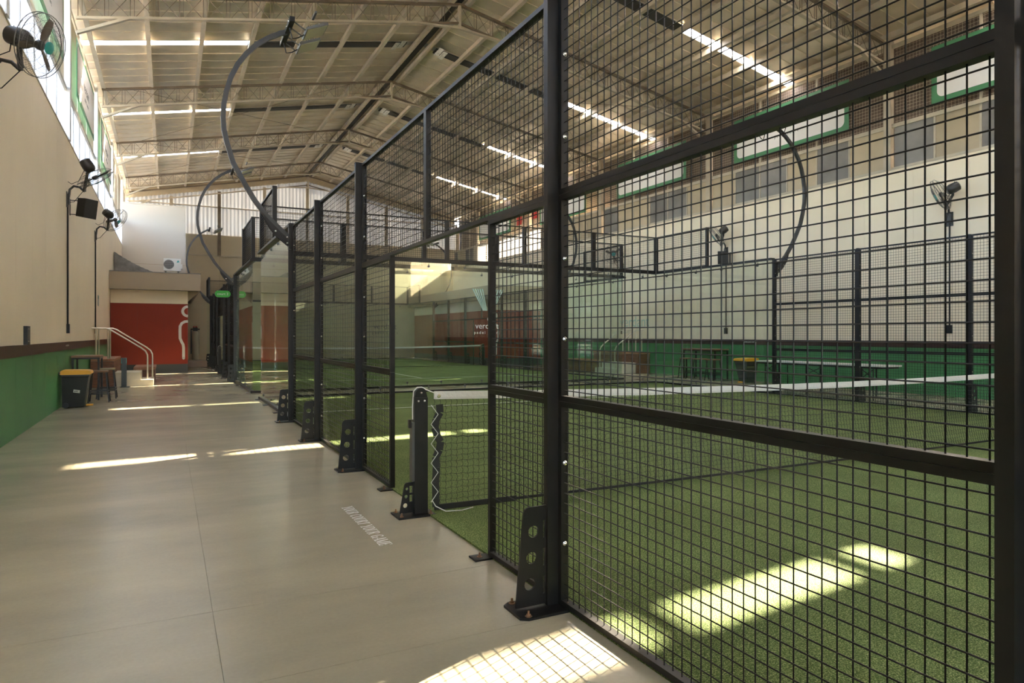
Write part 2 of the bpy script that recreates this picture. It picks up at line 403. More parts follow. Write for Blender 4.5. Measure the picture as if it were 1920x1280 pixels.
# far gable: beige boards below, white ribbed daylight sheets above
wf = shell('wall_front', 'far end wall of beige boards under white ribbed daylight sheets', 'wall', (0, Y1, 0))
cols = [.15 + 2.15*k for k in range(-1, 8)]
edges = [XL-.3] + cols[1:-1] + [XR+.3]
for i in range(len(edges)-1):
    for (z0, z1) in ((0, 2.6), (2.6, 5.285), (5.295, 6.33)):
        B('board', beige, wf, edges[i]+.004, edges[i+1]-.004, Y1, Y1+.1, z0+.004, z1-.004)
B('backing_board', beige, wf, XL-.3, XR+.3, Y1+.09, Y1+.16, 0, 6.32)
x = XL - .3; step = 1.075
while x < XR + .3:
    x2 = min(x + step, XR + .3)
    for lo_ in (0, 1):
        m = MB(); n = 12
        pts = []
        for k in range(n + 1):
            xx = x + (x2 - x)*k/n
            pts.append((xx, .010*(1 if k % 2 else -1)))
        for k in range(n):
            (xa, da), (xb, db) = pts[k], pts[k+1]
            za0, zb0 = (6.30, 6.30) if lo_ == 0 else (7.72, 7.72)
            za1, zb1 = (7.75, 7.75) if lo_ == 0 else (roofz(xa) - .30, roofz(xb) - .30)
            oy = Y1 + .03 + (.03 if lo_ else 0)
            m.add([(xa, oy+da, za0), (xb, oy+db, zb0), (xb, oy+db, zb1), (xa, oy+da, za1)], [(0,1,2,3)])
        m.build('daylight_sheet', polyg, wf)
    x = x2
for side in (-1, 1):
    for k in range(4):
        a, b = 8.5*k/4, 8.5*(k+1)/4
        MB().prism([(a, .12-SL*a), (a, -.32-SL*a), (b, -.32-SL*b), (b, .12-SL*b)][::-1], (XM, Y1 + (.06 if side < 0 else .09), ZR), (side,0,0), (0,0,1), .03).build('verge_board', beige, wf)
for cx in cols:
    if cx < XL: continue
    B('gable_column', steeld if abs(cx-2.3) < .1 else steelc, wf, cx-.075, cx+.075, Y1-.14, Y1-.005, 5.29, roofz(cx)-.45)
B('girt', steelc, wf, XL, XR, Y1-.07, Y1-.005, 5.26, 5.32)
B('girt', steelc, wf, XL, XR, Y1-.05, Y1-.02, 7.70, 7.75)

# ------------------------------------------------------------------ roof
ceil = shell('ceiling', 'pitched hall roof lined with silvery beige foil, purlins and bright skylight slots', 'ceiling', (XM, 0, ZR))
PX = [1.19 + 1.165*k for k in range(7)]                # purlin offsets from the ridge
def sheet_mesh(side, w, seed):
    rr = random.Random(seed); n = 36; m = MB(); x0, x1 = .06, 8.9
    for j in range(3):
        for i in range(n+1):
            d = x0 + (x1-x0)*i/n; ph = (d - PX[0]) / 1.165 * 2*PI
            sag = -.012*(1-math.cos(ph))*(.6 + .4*math.sin(seed)) + rr.uniform(-.006, .006)*(j < 2) - (0, .010, .030)[j]
            m.v.append((side*d, (j and 1)*w, -SL*d + .11 + sag))
    for r_ in (0, n+1):
        for i in range(n):
            f = (r_+i, r_+i+1, r_+n+1+i+1, r_+n+1+i); m.f.append(f if side < 0 else f[::-1])
    return m.mesh('roof_sheet', foil, (0,0,0), True)
sheets = {}
slots = []
for bay in range(len(TY)-1):
    ya, yb = TY[bay], TY[bay+1]; full = yb - ya > 5 and bay > 0
    segs = []
    if full: segs = [(ya, ya+2.84), (ya+3.17, yb)]; slots.append((ya+2.84, ya+3.17))
    else: segs = [(ya, yb)]
    for (a, b) in segs:
        n = max(1, round((b-a)/.56)); wd = (b-a)/n
        for k in range(n):
            for side in (-1, 1):
                key = (side, round(wd,3), R.randrange(3))
                if key not in sheets: sheets[key] = sheet_mesh(side, wd + .012, key[2]*7+3)
                o = link('roof_sheet', sheets[key], ceil); o.location = (0, a + k*wd, R.uniform(-.004, .004))
for (a, b) in [(Y0-.1, TY[0])]:
    for side in (-1, 1):
        key = (side, 1.0, 9); sheets[key] = sheet_mesh(side, b-a+.01, 4); o = link('roof_sheet', sheets[key], ceil); o.location = (0, a, 0)
# weather skin above the lining so that only the slots let the sun in
outer = []
yy = [Y0-.6] + [v for s_ in slots for v in s_] + [Y1+.5]
for i in range(0, len(yy), 2): outer.append((yy[i], yy[i+1]))
for side in (-1, 1):
    for (a, b) in outer:
        MB().prism([(0, .125), (9.4, .125 - SL*9.4), (9.4, .15 - SL*9.4), (0, .15)], (XM, b if side > 0 else a, ZR), (side,0,0), (0,0,1), (b-a)).build('roof_skin', roofout, ceil)
    for (a, b) in slots:
        d0 = 4.72
        m = MB().prism([(0.0, .125), (d0, .125 - SL*d0), (d0, .15 - SL*d0), (0.0, .15)], (XM, b if side > 0 else a, ZR), (side,0,0), (0,0,1), (b-a)); m.build('roof_skin', roofout, ceil)
        MB().prism([(.45, .03-SL*.45), (d0, .03 - SL*d0), (d0, .05 - SL*d0), (.45, .05-SL*.45)], (XM, b if side > 0 else a, ZR), (side,0,0), (0,0,1), (b-a)).build('strip_cover', foild, ceil)
        MB().add([(XM+side*d0, a, ZR+.128-SL*d0), (XM+side*9.4, a, ZR+.128-SL*9.4), (XM+side*9.4, b, ZR+.128-SL*9.4), (XM+side*d0, b, ZR+.128-SL*d0)], [(0,1,2,3)]).build('skylight_sheet', clearp, ceil)
        for e in (a, b):
            MB().prism([(d0, .10 - SL*d0), (9.2, .10 - SL*9.2), (9.2, .127 - SL*9.2), (d0, .127 - SL*d0)], (XM, e + (.002 if side > 0 else 0), ZR), (side,0,0), (0,0,1), .004).build('slot_flange', steelc, ceil)
        for t in range(2):   # taped end of the covered strip by the ridge
            dd = .5 + .16*t
            MB().prism([(dd, .02-SL*dd), (dd+.14, .02-SL*(dd+.14)), (dd+.14, .025-SL*(dd+.14)), (dd, .025-SL*dd)], (XM, (b+.10 if side > 0 else a-.1) + (.06 if t else -.05), ZR), (side,0,0), (0,0,1), (b-a)+.2).build('tape_patch', tape, ceil)
for side in (-1, 1):
    for d in [.22] + PX:
        if d > 8.4: continue
        x = XM + side*d
        m = MB().box(x-.03, x+.03, Y0, Y1-.02, roofz(x)-.075, roofz(x)+.055)
        m.box(x-.03-.02, x+.03+.02, Y0, Y1-.02, roofz(x)-.083, roofz(x)-.075); m.build('purlin', steelc, ceil)
B('ridge_board', foild, ceil, XM-.07, XM+.07, Y0, Y1-.02, ZR-.03, ZR+.12)
# thin tension rods crossing two bays of the left and right slope
def rp(d, y, side): return (XM+side*d, y, ZR-SL*d-.10)
for bay in (4, 5, 6):
    for side in (-1, 1):
        a, b = TY[bay], TY[bay+1]
        if side < 0 and bay == 4: continue
        MB().tube([rp(1.2, a, side), rp(7.6, b, side)], .007, 5).build('tension_rod', steeld, ceil)
        MB().tube([rp(7.6, a, side), rp(1.2, b, side)], .007, 5).build('tension_rod', steeld, ceil)

# portal trusses
ORD = ['first', 'second', 'third', 'fourth', 'fifth', 'sixth', 'seventh', 'eighth', 'ninth']
def truss(y, i):
    vis = i - 2
    lab = {True: 'cream steel roof truss and columns, number %s counted from the camera along the hall' % ORD[max(0, vis-1)]}[True]
    if vis <= 0: lab = 'cream steel roof truss behind and above the camera, %s one from the back wall' % ORD[i]
    if i == 8: lab = 'cream end truss against the far gable wall above the daylight sheets'
    t = thing('roof_truss', lab, 'truss', (XM, y, 0))
    t['group'] = 'steel portal trusses'
    for side in (-1, 1):
        xe = 8.22; D = .47
        def P(d, lo): return (XM+side*d, y, ZR - SL*d - .10 - (D if lo else 0))
        MB().bar(P(0,0), P(xe,0), .09, .055).build('top_chord', steeld, t)  # cream chord in reality, roof shade put into its darker brown
        MB().bar(P(1.15,1), P(xe-.9,1), .09, .05).build('bottom_chord', steelc, t)
        MB().bar(P(xe-.9,1), (XM+side*xe, y, ZR-SL*xe-.10-D-.30), .09, .055).build('knee_brace', steelc, t)
        MB().bar(P(xe-1.0,1), P(xe,1), .07, .05).build('eave_tie', steelc, t)
        w_ = MB()
        n = 18; st = (xe-.05)/n
        for k in range(n+1):
            d = .02 + st*k
            w_.bar(P(d,0), P(d,1), .014, .014)
            if k: w_.bar(P(d-.07,0), P(d-.07,1), .010, .010)
            if k < n:
                w_.bar(P(d,0), P(d+st-.07,1), .010, .010); w_.bar(P(d,1), P(d+st-.07,0), .010, .010)
        w_.build('web_bars', steelc if i == 8 else steeld, t)['kind'] = 'stuff'
        # apex haunch
        MB().bar(P(1.15,1), (XM, y, ZR-.10-D-.13), .09, .045).build('apex_brace', steelc, t)
        MB().bar(P(0,1), P(1.15,1), .07, .045).build('apex_chord', steeld, t)
        xc = XM + side*(8.34+.06)
        if i < 8:
            B('column', colw if side < 0 else steelc, t, xc-.075, xc+.075, y-.06, y+.06, SILL+.03, roofz(xc)+.02)
            B('column_flange', colw if side < 0 else steelc, t, min(xc-side*.075, xc-side*.088), max(xc-side*.075, xc-side*.088), y-.085, y+.085, SILL+.03, roofz(xc)-.05)
    B('king_post', steelc, t, XM-.03, XM+.03, y-.04, y+.04, ZR-.72, ZR-.10)
    return t
for i, y in enumerate(TY): truss(y if i < 8 else 36.62, i)

# ------------------------------------------------------------------ clerestory bays
def wire_mesh(L_, H_, pitch, r, n=6, z0=0.0, off=.5):
    """welded mesh in the local YZ plane, uprights on one side and cross wires on the other"""
    m = MB(); k = max(1, int(round(L_/pitch))); st = L_/k
    for i in range(k):
        y = st*(i+off); m.tube([(r*.8, y, z0), (r*.8, y, z0+H_)], r, n, caps=False)
    k = max(1, int(round(H_/pitch))); st = H_/k
    for i in range(k):
        z = z0 + st*(i+off); m.tube([(-r*.8, 0, z), (-r*.8, L_, z)], r, n, caps=False)
    return m
BANNERS = []
gril = {}
def clerestory(bay, side):
    ya, yb = TY[bay], TY[bay+1]
    if bay == 7: yb = Y1
    x = (XL-.075) if side < 0 else (XR+.075)
    far = bay in (5, 6)
    if side < 0: kind = 'white daylight panes under open steel grilles'
    elif far: kind = 'bright panes under grilles'
    else: kind = 'tan and grey frosted panes under dark backed grilles'
    o = shell('window_%d' % (bay+1 if side < 0 else bay+11), '%s, %s wall, %s bay from the back' % (kind, 'corridor' if side < 0 else 'far', ORD[bay]), 'window', (x, ya, SILL))
    # panes
    n = 5 if side < 0 else 6
    W_ = (yb-ya-.2)/n
    for k in range(n):
        a = ya + .1 + W_*k
        if side < 0: mt = poly
        elif far: mt = polyr if not (bay == 5 and k < 5) else pane_t
        else: mt = (pane_t, pane_g, pane_t, pane_g, pane_g, pane_t)[(k + bay*2) % 6]
        B('pane', mt, o, x-.01, x+.01, a+.012, a+W_-.012, SILL+.06, MID-.03)
        B('mullion', colw if side < 0 else steelc, o, x-.028, x+.028, a-.02, a+.02, SILL+.03, MID)
    B('sill_bar', steelc, o, x-.04, x+.04, ya+.07, yb-.07, SILL+.03, SILL+.075)
    B('transom', steelc, o, x-.045, x+.045, ya+.07, yb-.07, MID-.04, MID+.05)
    zt = roofz(x) - .12
    B('head_bar', steelc, o, x-.04, x+.04, ya+.07, yb-.07, zt-.05, zt+.03)
    n = 3; W_ = (yb-ya-.2)/n
    for k in range(n):
        a = ya + .1 + W_*k
        key = (round(W_,2), side)
        if key not in gril: gril[key] = wire_mesh(W_-.06, zt-MID-.12, *((.075, .0032) if side > 0 else (.055, .0062)), 4).mesh('grille', steelc)
        g = link('grille', gril[key], o); g.location = (0, a+.03-ya, MID+.06-SILL)
        B('grille_post', steelc, o, x-.025, x+.025, a-.025, a+.025, MID+.05, zt-.05)
    if side > 0:
        B('backing_board', backb, o, x+.30, x+.33, ya, yb, SILL if not far else MID+.1, zt+.25)
    return o
for bay in range(8):
    for side in (-1, 1): clerestory(bay, side)

def rrect(w_, h_, r_, n=6):
    p = []
    for cx, cz, a in ((w_/2-r_, h_/2-r_, 0), (-w_/2+r_, h_/2-r_, 90), (-w_/2+r_, -h_/2+r_, 180), (w_/2-r_, -h_/2+r_, 270)): p += arc(cx, cz, r_, a, a+90, n)
    return p
def banner(ya, yb, side, label, z0=6.38, z1=7.62):
    x = (XL+.02) if side < 0 else (XR-.02); c = ((ya+yb)/2)
    t = thing('wall_banner', label, 'banner', (x, c, z0), group='green edged banners on the clerestory')
    ax = (0, 1 if side < 0 else -1, 0)
    MB().box(x-.006, x+.006, ya, yb, z0, z1).build('banner_sheet', bgreen, t)
    wd = yb-ya; nx = -side
    MB().prism([(p[0], p[1]) for p in rrect(wd-.24, z1-z0-.21, .13)], (x+nx*.0065, c, (z0+z1)/2), ax, (0,0,1), .002).build('white_field', bwhite, t)
    text_mesh('lettering', 'verdant', .34, ink, t, frame_mtx((x+nx*.010, c, z0+.66), ax, (0,0,1)), extrude=.001)
    text_mesh('small_lettering', 'padel court', .13, ink, t, frame_mtx((x+nx*.010, c, z0+.40), ax, (0,0,1)), extrude=.001, space=1.3)
    return t
n_ = ['over the frosted panes nearest the camera', 'above the frosted panes beyond the first tall far column', 'above the tan panes by the third far column', 'above the bright panes near the far cabin']
banner(5.3, 8.98, 1, 'green edged white banner %s on the far wall' % n_[0])
banner(11.0, 14.77, 1, 'green edged white banner %s' % n_[1])
banner(16.85, 20.62, 1, 'green edged white banner %s' % n_[2])
banner(22.7, 26.45, 1, 'green edged white banner %s' % n_[3], 6.25, 7.5)
banner(29.4, 33.1, 1, 'green edged white banner hung above the farthest bright panes')
for k, y in enumerate((5.2, 11.1, 16.9, 22.8)):
    banner(y, y+3.75, -1, 'green edged white banner on the corridor clerestory, %s from the nearest fan' % ORD[k])

for k, (y, z0, h_) in enumerate(((28.45, 6.55, .62), (26.95, 6.62, .30))):
    t = thing('red_cloth', ('taller', 'shorter')[k] + ' red cloth hung over the bright panes on the far wall', 'cloth', (XR, y, z0))
    m = MB(); n = 8
    for i in range(n+1):
        for j in (0, 1): m.v.append((XR-.035+.012*math.sin(i*1.7), y-.28+.56*i/n, z0+h_*j))
    for i in range(n): m.f.append((2*i, 2*i+2, 2*i+3, 2*i+1))
    m.build('cloth_sheet', red, t); B('hanging_rod', steelc, t, XR-.045, XR+.045, y-.30, y+.30, z0+h_, z0+h_+.02)
# ------------------------------------------------------------------ padel courts
PLX, PRX = 1.714, 11.98                 # fence planes
C1, C2 = 4.735, 26.3                    # net lines
CX = (PLX + PRX)/2
frames = {}
def frame_meshes(L_, H_):
    k = (round(L_,3), round(H_,3))
    if k not in frames:
        t, d = .026, .04; m = MB()
        m.box(-d/2, d/2, 0, L_, 0, t); m.box(-d/2, d/2, 0, L_, H_-t, H_)
        m.box(-d/2, d/2, 0, t, t, H_-t); m.box(-d/2, d/2, L_-t, L_, t, H_-t)
        wm = wire_mesh(L_-2*t, H_-2*t, .05, .0025, 6)
        wm.v = [(v[0], v[1]+t, v[2]+t) for v in wm.v]
        frames[k] = (m.mesh('panel_frame', black), wm.mesh('wire_mesh', wireb, (0,0,0), True))
    return frames[k]
def add_panel(t, y, z, L_, H_):
    fm, wm = frame_meshes(L_, H_)
    f = link('panel_frame', fm, t); f.location = (0, y, z)
    link('wire_mesh', wm, f)
def section(name, x, ya, yb, label, levels=((.0125,1.0),(1.0,2.0),(2.0,3.0)), rz=0.0, group=None):
    t = thing(name, label, 'fence', (x, ya, 0) if rz == 0 else (ya, x, 0), rz, group)
    for (a, b) in levels: add_panel(t, 0, a, yb-ya, b-a-.0015)
    return t
# --- fence post prototype (bolts face the near side, fin points to the aisle)
def fin_mesh(side):
    o = [(0,.02),(-.165,.02),(-.125,.46)] + arc(-.09,.46,.034,180,90,6)[1:] + [(0,.495)]
    hs = [circ(-.070, .375, .029), circ(-.080, .25, .029), circ(-.090, .125, .029)]
    sl_ = [[(-.016,a),(-.006,a),(-.006,a+.085),(-.016,a+.085)] for a in (.07,.205,.34)]
    f = lambda pl: [(x*side, z) for x, z in pl]
    return plate_holes('foot_fin', f(o), [f(h) for h in hs+sl_], .010, black)
FINS = {1: fin_mesh(1), -1: fin_mesh(-1)}
def bolt_mb(c, ax, r=.009): return MB().lathe([(r*1.25,0),(r*1.25,.003),(r,.004),(r*.8,.009),(r*.3,.0115)], 10, c, ax)
def hexbolt(c): return MB().lathe([(.017,0),(.017,.003),(.010,.003),(.010,.012),(.0055,.012),(.0055,.026),(.003,.027)], 6, c)
def post_proto(side, label, loc):
    """side=1: aisle on the left of the post; side=-1: aisle on its right"""
    t = thing('fence_post', label, 'post', loc)
    x0 = loc[0]; y = loc[1]
    w_ = .05
    m = MB().box(x0-w_, x0+w_, y-.02, y+.02, .012, 3.0); m.box(x0+side*.0105-.0015, x0+side*.0105+.0015, y-.0205, y-.02, .012, 3.0)
    m.build('tube', black, t)
    B('cap', black, t, x0-w_-.002, x0+w_+.002, y-.022, y+.022, 3.0, 3.008)
    f = link('foot_fin', FINS[side], t); f.location = (-side*w_, 0, 0)
    m = MB().prism([(side*px, py) for px, py in ([(-.235,-.085),(-.20,-.11),(.045,-.11),(.055,-.10),(.055,.10),(.045,.11),(-.20,.11),(-.235,.085)][::side])], (x0, y, .0), (1,0,0), (0,1,0), .012)
    m.build('base_plate', black, t)
    for bx, by in ((-.19,-.085),(-.19,.085),(.025,-.085),(.025,.085)): hexbolt((x0+side*bx, y+by, .012)).build('anchor_bolt', rusty, t)
    for z in (.31,.70,1.30,1.69,2.28,2.68): bolt_mb((x0+side*.030, y-.0475, z), (0,-1,0)).build('panel_bolt', chrome, t, smooth=True)
    return t
# --- posts and mesh bays, both courts, both sides
NL = ['first','second','third','fourth','fifth','sixth']
OFF = [-5.95,-3.91,-1.895,1.845,3.9,5.95]
protos = {}
def fence_side(yn, court, left, offs, gate=True):
    px = PLX-.03 if left else PRX+.03; x = PLX if left else PRX; sd = 1 if left else -1
    cname = 'near court' if court == 1 else 'far court'; sname = 'corridor side' if left else 'opposite side'
    for i, o in enumerate(offs):
        k = OFF.index(o)
        if court == 1 and left:
            lab = {0: 'black fence post beside the camera on the corridor side', 1: 'tall black post closing the right edge of the photo',
                   2: 'broad black fence post with a holed foot fin right of the gate opening', 3: 'black fence post with holed fin just beyond the gate opening',
                   4: 'black fence post between two mesh bays past the gate', 5: 'black corner post carrying the curved light arm beside the glass'}[k]
        else:
            lab = 'black fence post, %s along the %s of the %s' % (NL[i] , sname, cname)
        if sd not in protos: protos[sd] = post_proto(sd, lab, (px, yn+o, 0))
        else: copy_tree(protos[sd], (px, yn+o, 0), label=lab)
    for i in range(len(offs)-1):
        a, b = yn+offs[i]+.021, yn+offs[i+1]-.021
        if gate and offs[i] == -1.895:
            def L(s): return s + (' of the near court' if court == 1 else ' of the far court') + (', corridor side' if left else ', opposite side')
            for (ya, yb, nm) in ((a, yn-1.105, 'narrow black mesh wing right of the net gate' if left else 'narrow mesh wing nearer than the net gate'),
                                 (yn+.865, b, 'narrow mesh wing beyond the net gate')):
                t = section('gate_wing', x, ya, yb, L(nm), ((.0125,1.0),(1.0,2.0)))
                ye = yb if ya == a else ya
                m = MB().box(x-.012 - (.11 if left else -.01), x+.012 + (-.01 if left else .11), ye-.05, ye+.05, 0, .01); m.build('foot_plate', black, t)
                hexbolt((x-(.075 if left else -.075), ye, .01)).build('anchor_bolt', rusty, t)
            t = thing('gate_lintel', L('double mesh panel above the net gate'), 'fence', (x, a, 0))
            add_panel(t, 0, 2.0, yn-a, 1.0); add_panel(t, yn-a, 2.0, b-yn, 1.0)
        else:
            if court == 1 and left:
                lab = {0: 'black wire mesh bay alongside the camera', 1: 'large wire mesh bay filling the right half of the photo', 3: 'black mesh bay just past the gate, three panels high', 4: 'narrow looking black mesh bay beside the first glass wall'}[OFF.index(offs[i])]
            else: lab = 'black wire mesh bay, %s along the %s of the %s' % (NL[i], sname, cname)
            section('fence_bay', x, a, b, lab, group='mesh bays of the courts')
fence_side(C1, 1, True, OFF)
fence_side(C1, 1, False, OFF[1:])
fence_side(C2, 2, True, OFF)
fence_side(C2, 2, False, OFF)

# --- glass walls with rails, clips and high mesh
def clip(m, c, n):
    m.lathe([(.026,0),(.026,.012),(.018,.016),(.006,.018)], 12, c, n)
def glass_panel(p0, p1, label, decal=None):
    """p0, p1 = ends on plan"""
    a = Vector((p0[0],p0[1],0)); b = Vector((p1[0],p1[1],0)); d = (b-a).normalized(); nrm = Vector((-d.y, d.x, 0)); g = .004
    t = thing('glass_panel', label, 'glass wall', tuple((a+b)/2))
    a2, b2 = a+d*g, b-d*g
    m = MB().prism([(0,0),((b2-a2).length,0),((b2-a2).length,2.94),(0,2.94)], a2 + nrm*.006 + Vector((0,0,.045)), d, (0,0,1), .012)
    m.build('pane', glass, t)
    for s_ in (.22,.78):
        for z in (.12, 2.90):
            c = a2 + d*((b2-a2).length*s_)
            m = MB(); clip(m, tuple(c - nrm*.0065*1 + Vector((0,0,z))), tuple(-nrm)); clip(m, tuple(c + nrm*.0065 + Vector((0,0,z))), tuple(nrm))
            m.bar(tuple(c - nrm*.018 + Vector((0,0,z))), tuple(c - nrm*.018 + Vector((0,0, z + (.07 if z > 1 else -.08)))), .02, .008)
            m.build('clamp', lamp, t, smooth=True)
    if decal:
        mt, z, size = decal; fwd = Vector((0,-1,0)); c = (a+b)/2
        mtx = frame_mtx((c.x, c.y - .009, z), (1,0,0), (0,0,1))
        text_mesh('decal_lettering', 'verdant', size, mt, t, mtx, extrude=.0005)
        text_mesh('decal_small_lettering', 'padel court', size*.48, mt, t, frame_mtx((c.x, c.y-.009, z - size*.78), (1,0,0), (0,0,1)), extrude=.0005, space=1.5)
        if mt is whitep:                     # printed emblem: striped V over a small player
            y = c.y - .0085
            for sg in (-1, 1):
                for k in range(5):
                    x0 = sg*(.40 - .062*k); x1 = sg*(.125 - .022*k)
                    MB().prism([(x0-.017, 2.42), (x0+.017, 2.42), (x1+.010, 1.90), (x1-.010, 1.90)][::-1], (c.x+.03, y, 0), (1,0,0), (0,0,1), .0006).build('emblem_stripe', tealp, t)
            m = MB(); ribbon(m, arc(.06, 1.70, .042, 0, 360, 14), .022, (c.x, y, 0), (1,0,0), (0,0,1), .0006); m.build('emblem_head', whitep, t)
            m = MB(); ribbon(m, [(.05,1.62),(.075,1.54),(.085,1.42),(.09,1.32),(.10,1.22),(.13,1.12),(.20,1.09)], .04, (c.x, y-.001, 0), (1,0,0), (0,0,1), .0006); m.build('emblem_body', whitep, t)
    return t
def rail(name, p0, p1, z0, z1, wd, label, lip=True):
    a = Vector((*p0, 0)); b = Vector((*p1, 0)); c = (a+b)/2
    t = thing(name, label, 'rail', tuple(c))
    m = MB().bar((p0[0],p0[1],(z0+z1)/2), (p1[0],p1[1],(z0+z1)/2), wd, z1-z0); m.build('rail_bar', black, t)
    return t
def glass_end(yn, court, sgn):
    ye = yn + sgn*10; cname = 'near court' if court == 1 else 'far court'; end = 'far end' if sgn > 0 else 'near end'
    n = 5; st = (PRX-PLX)/n
    for k in range(n):
        pa, pb = (PLX+st*k, ye), (PLX+st*(k+1), ye)
        dec = None
        if court == 1 and k == 2: dec = (whitep, 1.53, .20)
        if court == 2 and sgn < 0 and k == 1: dec = (ink, 1.52, .19)
        lab = 'court glass sheet, %s from the corridor, %s of the %s' % (NL[k], end, cname)
        if dec: lab += ', lettered'
        glass_panel(pa, pb, lab, dec)
    rail('top_rail', (PLX-.05, ye), (PRX+.05, ye), 2.99, 3.06, .10, 'black top rail over the glass at the %s of the %s' % (end, cname))
    rail('foot_rail', (PLX-.05, ye), (PRX+.05, ye), 0, .05, .08, 'black foot rail under the glass at the %s of the %s' % (end, cname))
    t = thing('high_mesh_row', 'row of wire mesh panels above the glass at the %s of the %s' % (end, cname), 'fence', (PLX, ye, 0), -PI/2)
    for k in range(n): add_panel(t, st*k+.03, 3.06, st-.06, .94)
    for k in range(n+1):
        mm = MB().box(-.025, .025, st*k-.03, st*k+.03, 3.06, 4.0); mm.build('mesh_post', black, t, local=True)
    for left in (True, False):
        x = PLX if left else PRX; sn = 'corridor side' if left else 'opposite side'
        y6 = yn + sgn*5.95; ym = (y6+ye)/2
        glass_panel((x, min(y6,ym)+.02*(sgn>0)), (x, max(y6,ym)-.02*(sgn<0)), 'side glass sheet beside the fence post, %s, %s, %s' % (sn, end, cname))
        glass_panel((x, min(ym,ye)), (x, max(ym,ye)), 'side glass sheet at the corner, %s, %s, %s' % (sn, end, cname))
        rail('side_top_rail', (x, y6+.02*sgn), (x, ye+.12*sgn), 2.99, 3.03, .13, 'black flat rail topping the side glass, %s, %s, %s' % (sn, end, cname))
        rail('side_foot_rail', (x, y6+.02*sgn), (x, ye), 0, .05, .08, 'black foot rail under the side glass, %s, %s, %s' % (sn, end, cname))
        ya, yb = sorted((ye-sgn*.03, ye-sgn*2.0))
        t = thing('corner_mesh_box', 'high mesh panel above the corner side glass, %s, %s, %s' % (sn, end, cname), 'fence', (x, ya, 0))
        add_panel(t, .03, 3.04, yb-ya-.05, .96)
        yq = (ya+.02) if sgn > 0 else (yb-.02)
        B('mesh_post', black, t, x-.04, x+.04, yq-.025, yq+.025, 3.03, 4.0)
        # foot plates on the floor under the side glass
        s_ = -1 if left else 1
        for yy in (y6+sgn*1.3, y6+sgn*2.7, ye-sgn*.12):
            B('foot_plate', black, t, min(x,x+s_*.13), max(x,x+s_*.13), yy-.05, yy+.05, .0, .010)
glass_end(C1, 1, 1); glass_end(C2, 2, -1); glass_end(C2, 2, 1)

# --- turf and painted lines
def court_floor(yn, court, y0, y1):
    nm = 'near' if court == 1 else 'far'
    t = MB().box(PLX-.012, PRX+.012, y0, y1, 0, .012).build('turf', turf, org=(CX, yn, 0))
    tag(t, 'green artificial turf carpet of the %s padel court' % nm, 'turf', kind='stuff')
    for s_ in (-1, 1):
        yl = yn + s_*6.95
        if not (y0 < yl < y1): continue
        tag(MB().box(PLX+.04, PRX-.04, yl-.025, yl+.025, .0121, .0145).build('court_line', whiteline, org=(CX, yl, .012)), 'white service line across the %s half of the %s court' % ('farther' if s_ > 0 else 'nearer', nm), 'court line')
        if court == 2:
            a, b = sorted((yl, yn)); tag(MB().box(CX-.025, CX+.025, a+.03, b-.03, .0121, .0145).build('court_line', whiteline, org=(CX, (a+b)/2, .012)), 'white centre line in the %s half of the far court' % ('farther' if s_ > 0 else 'nearer'), 'court line')
court_floor(C1, 1, C1-10, C1+10); court_floor(C2, 2, C2-10, C2+10)

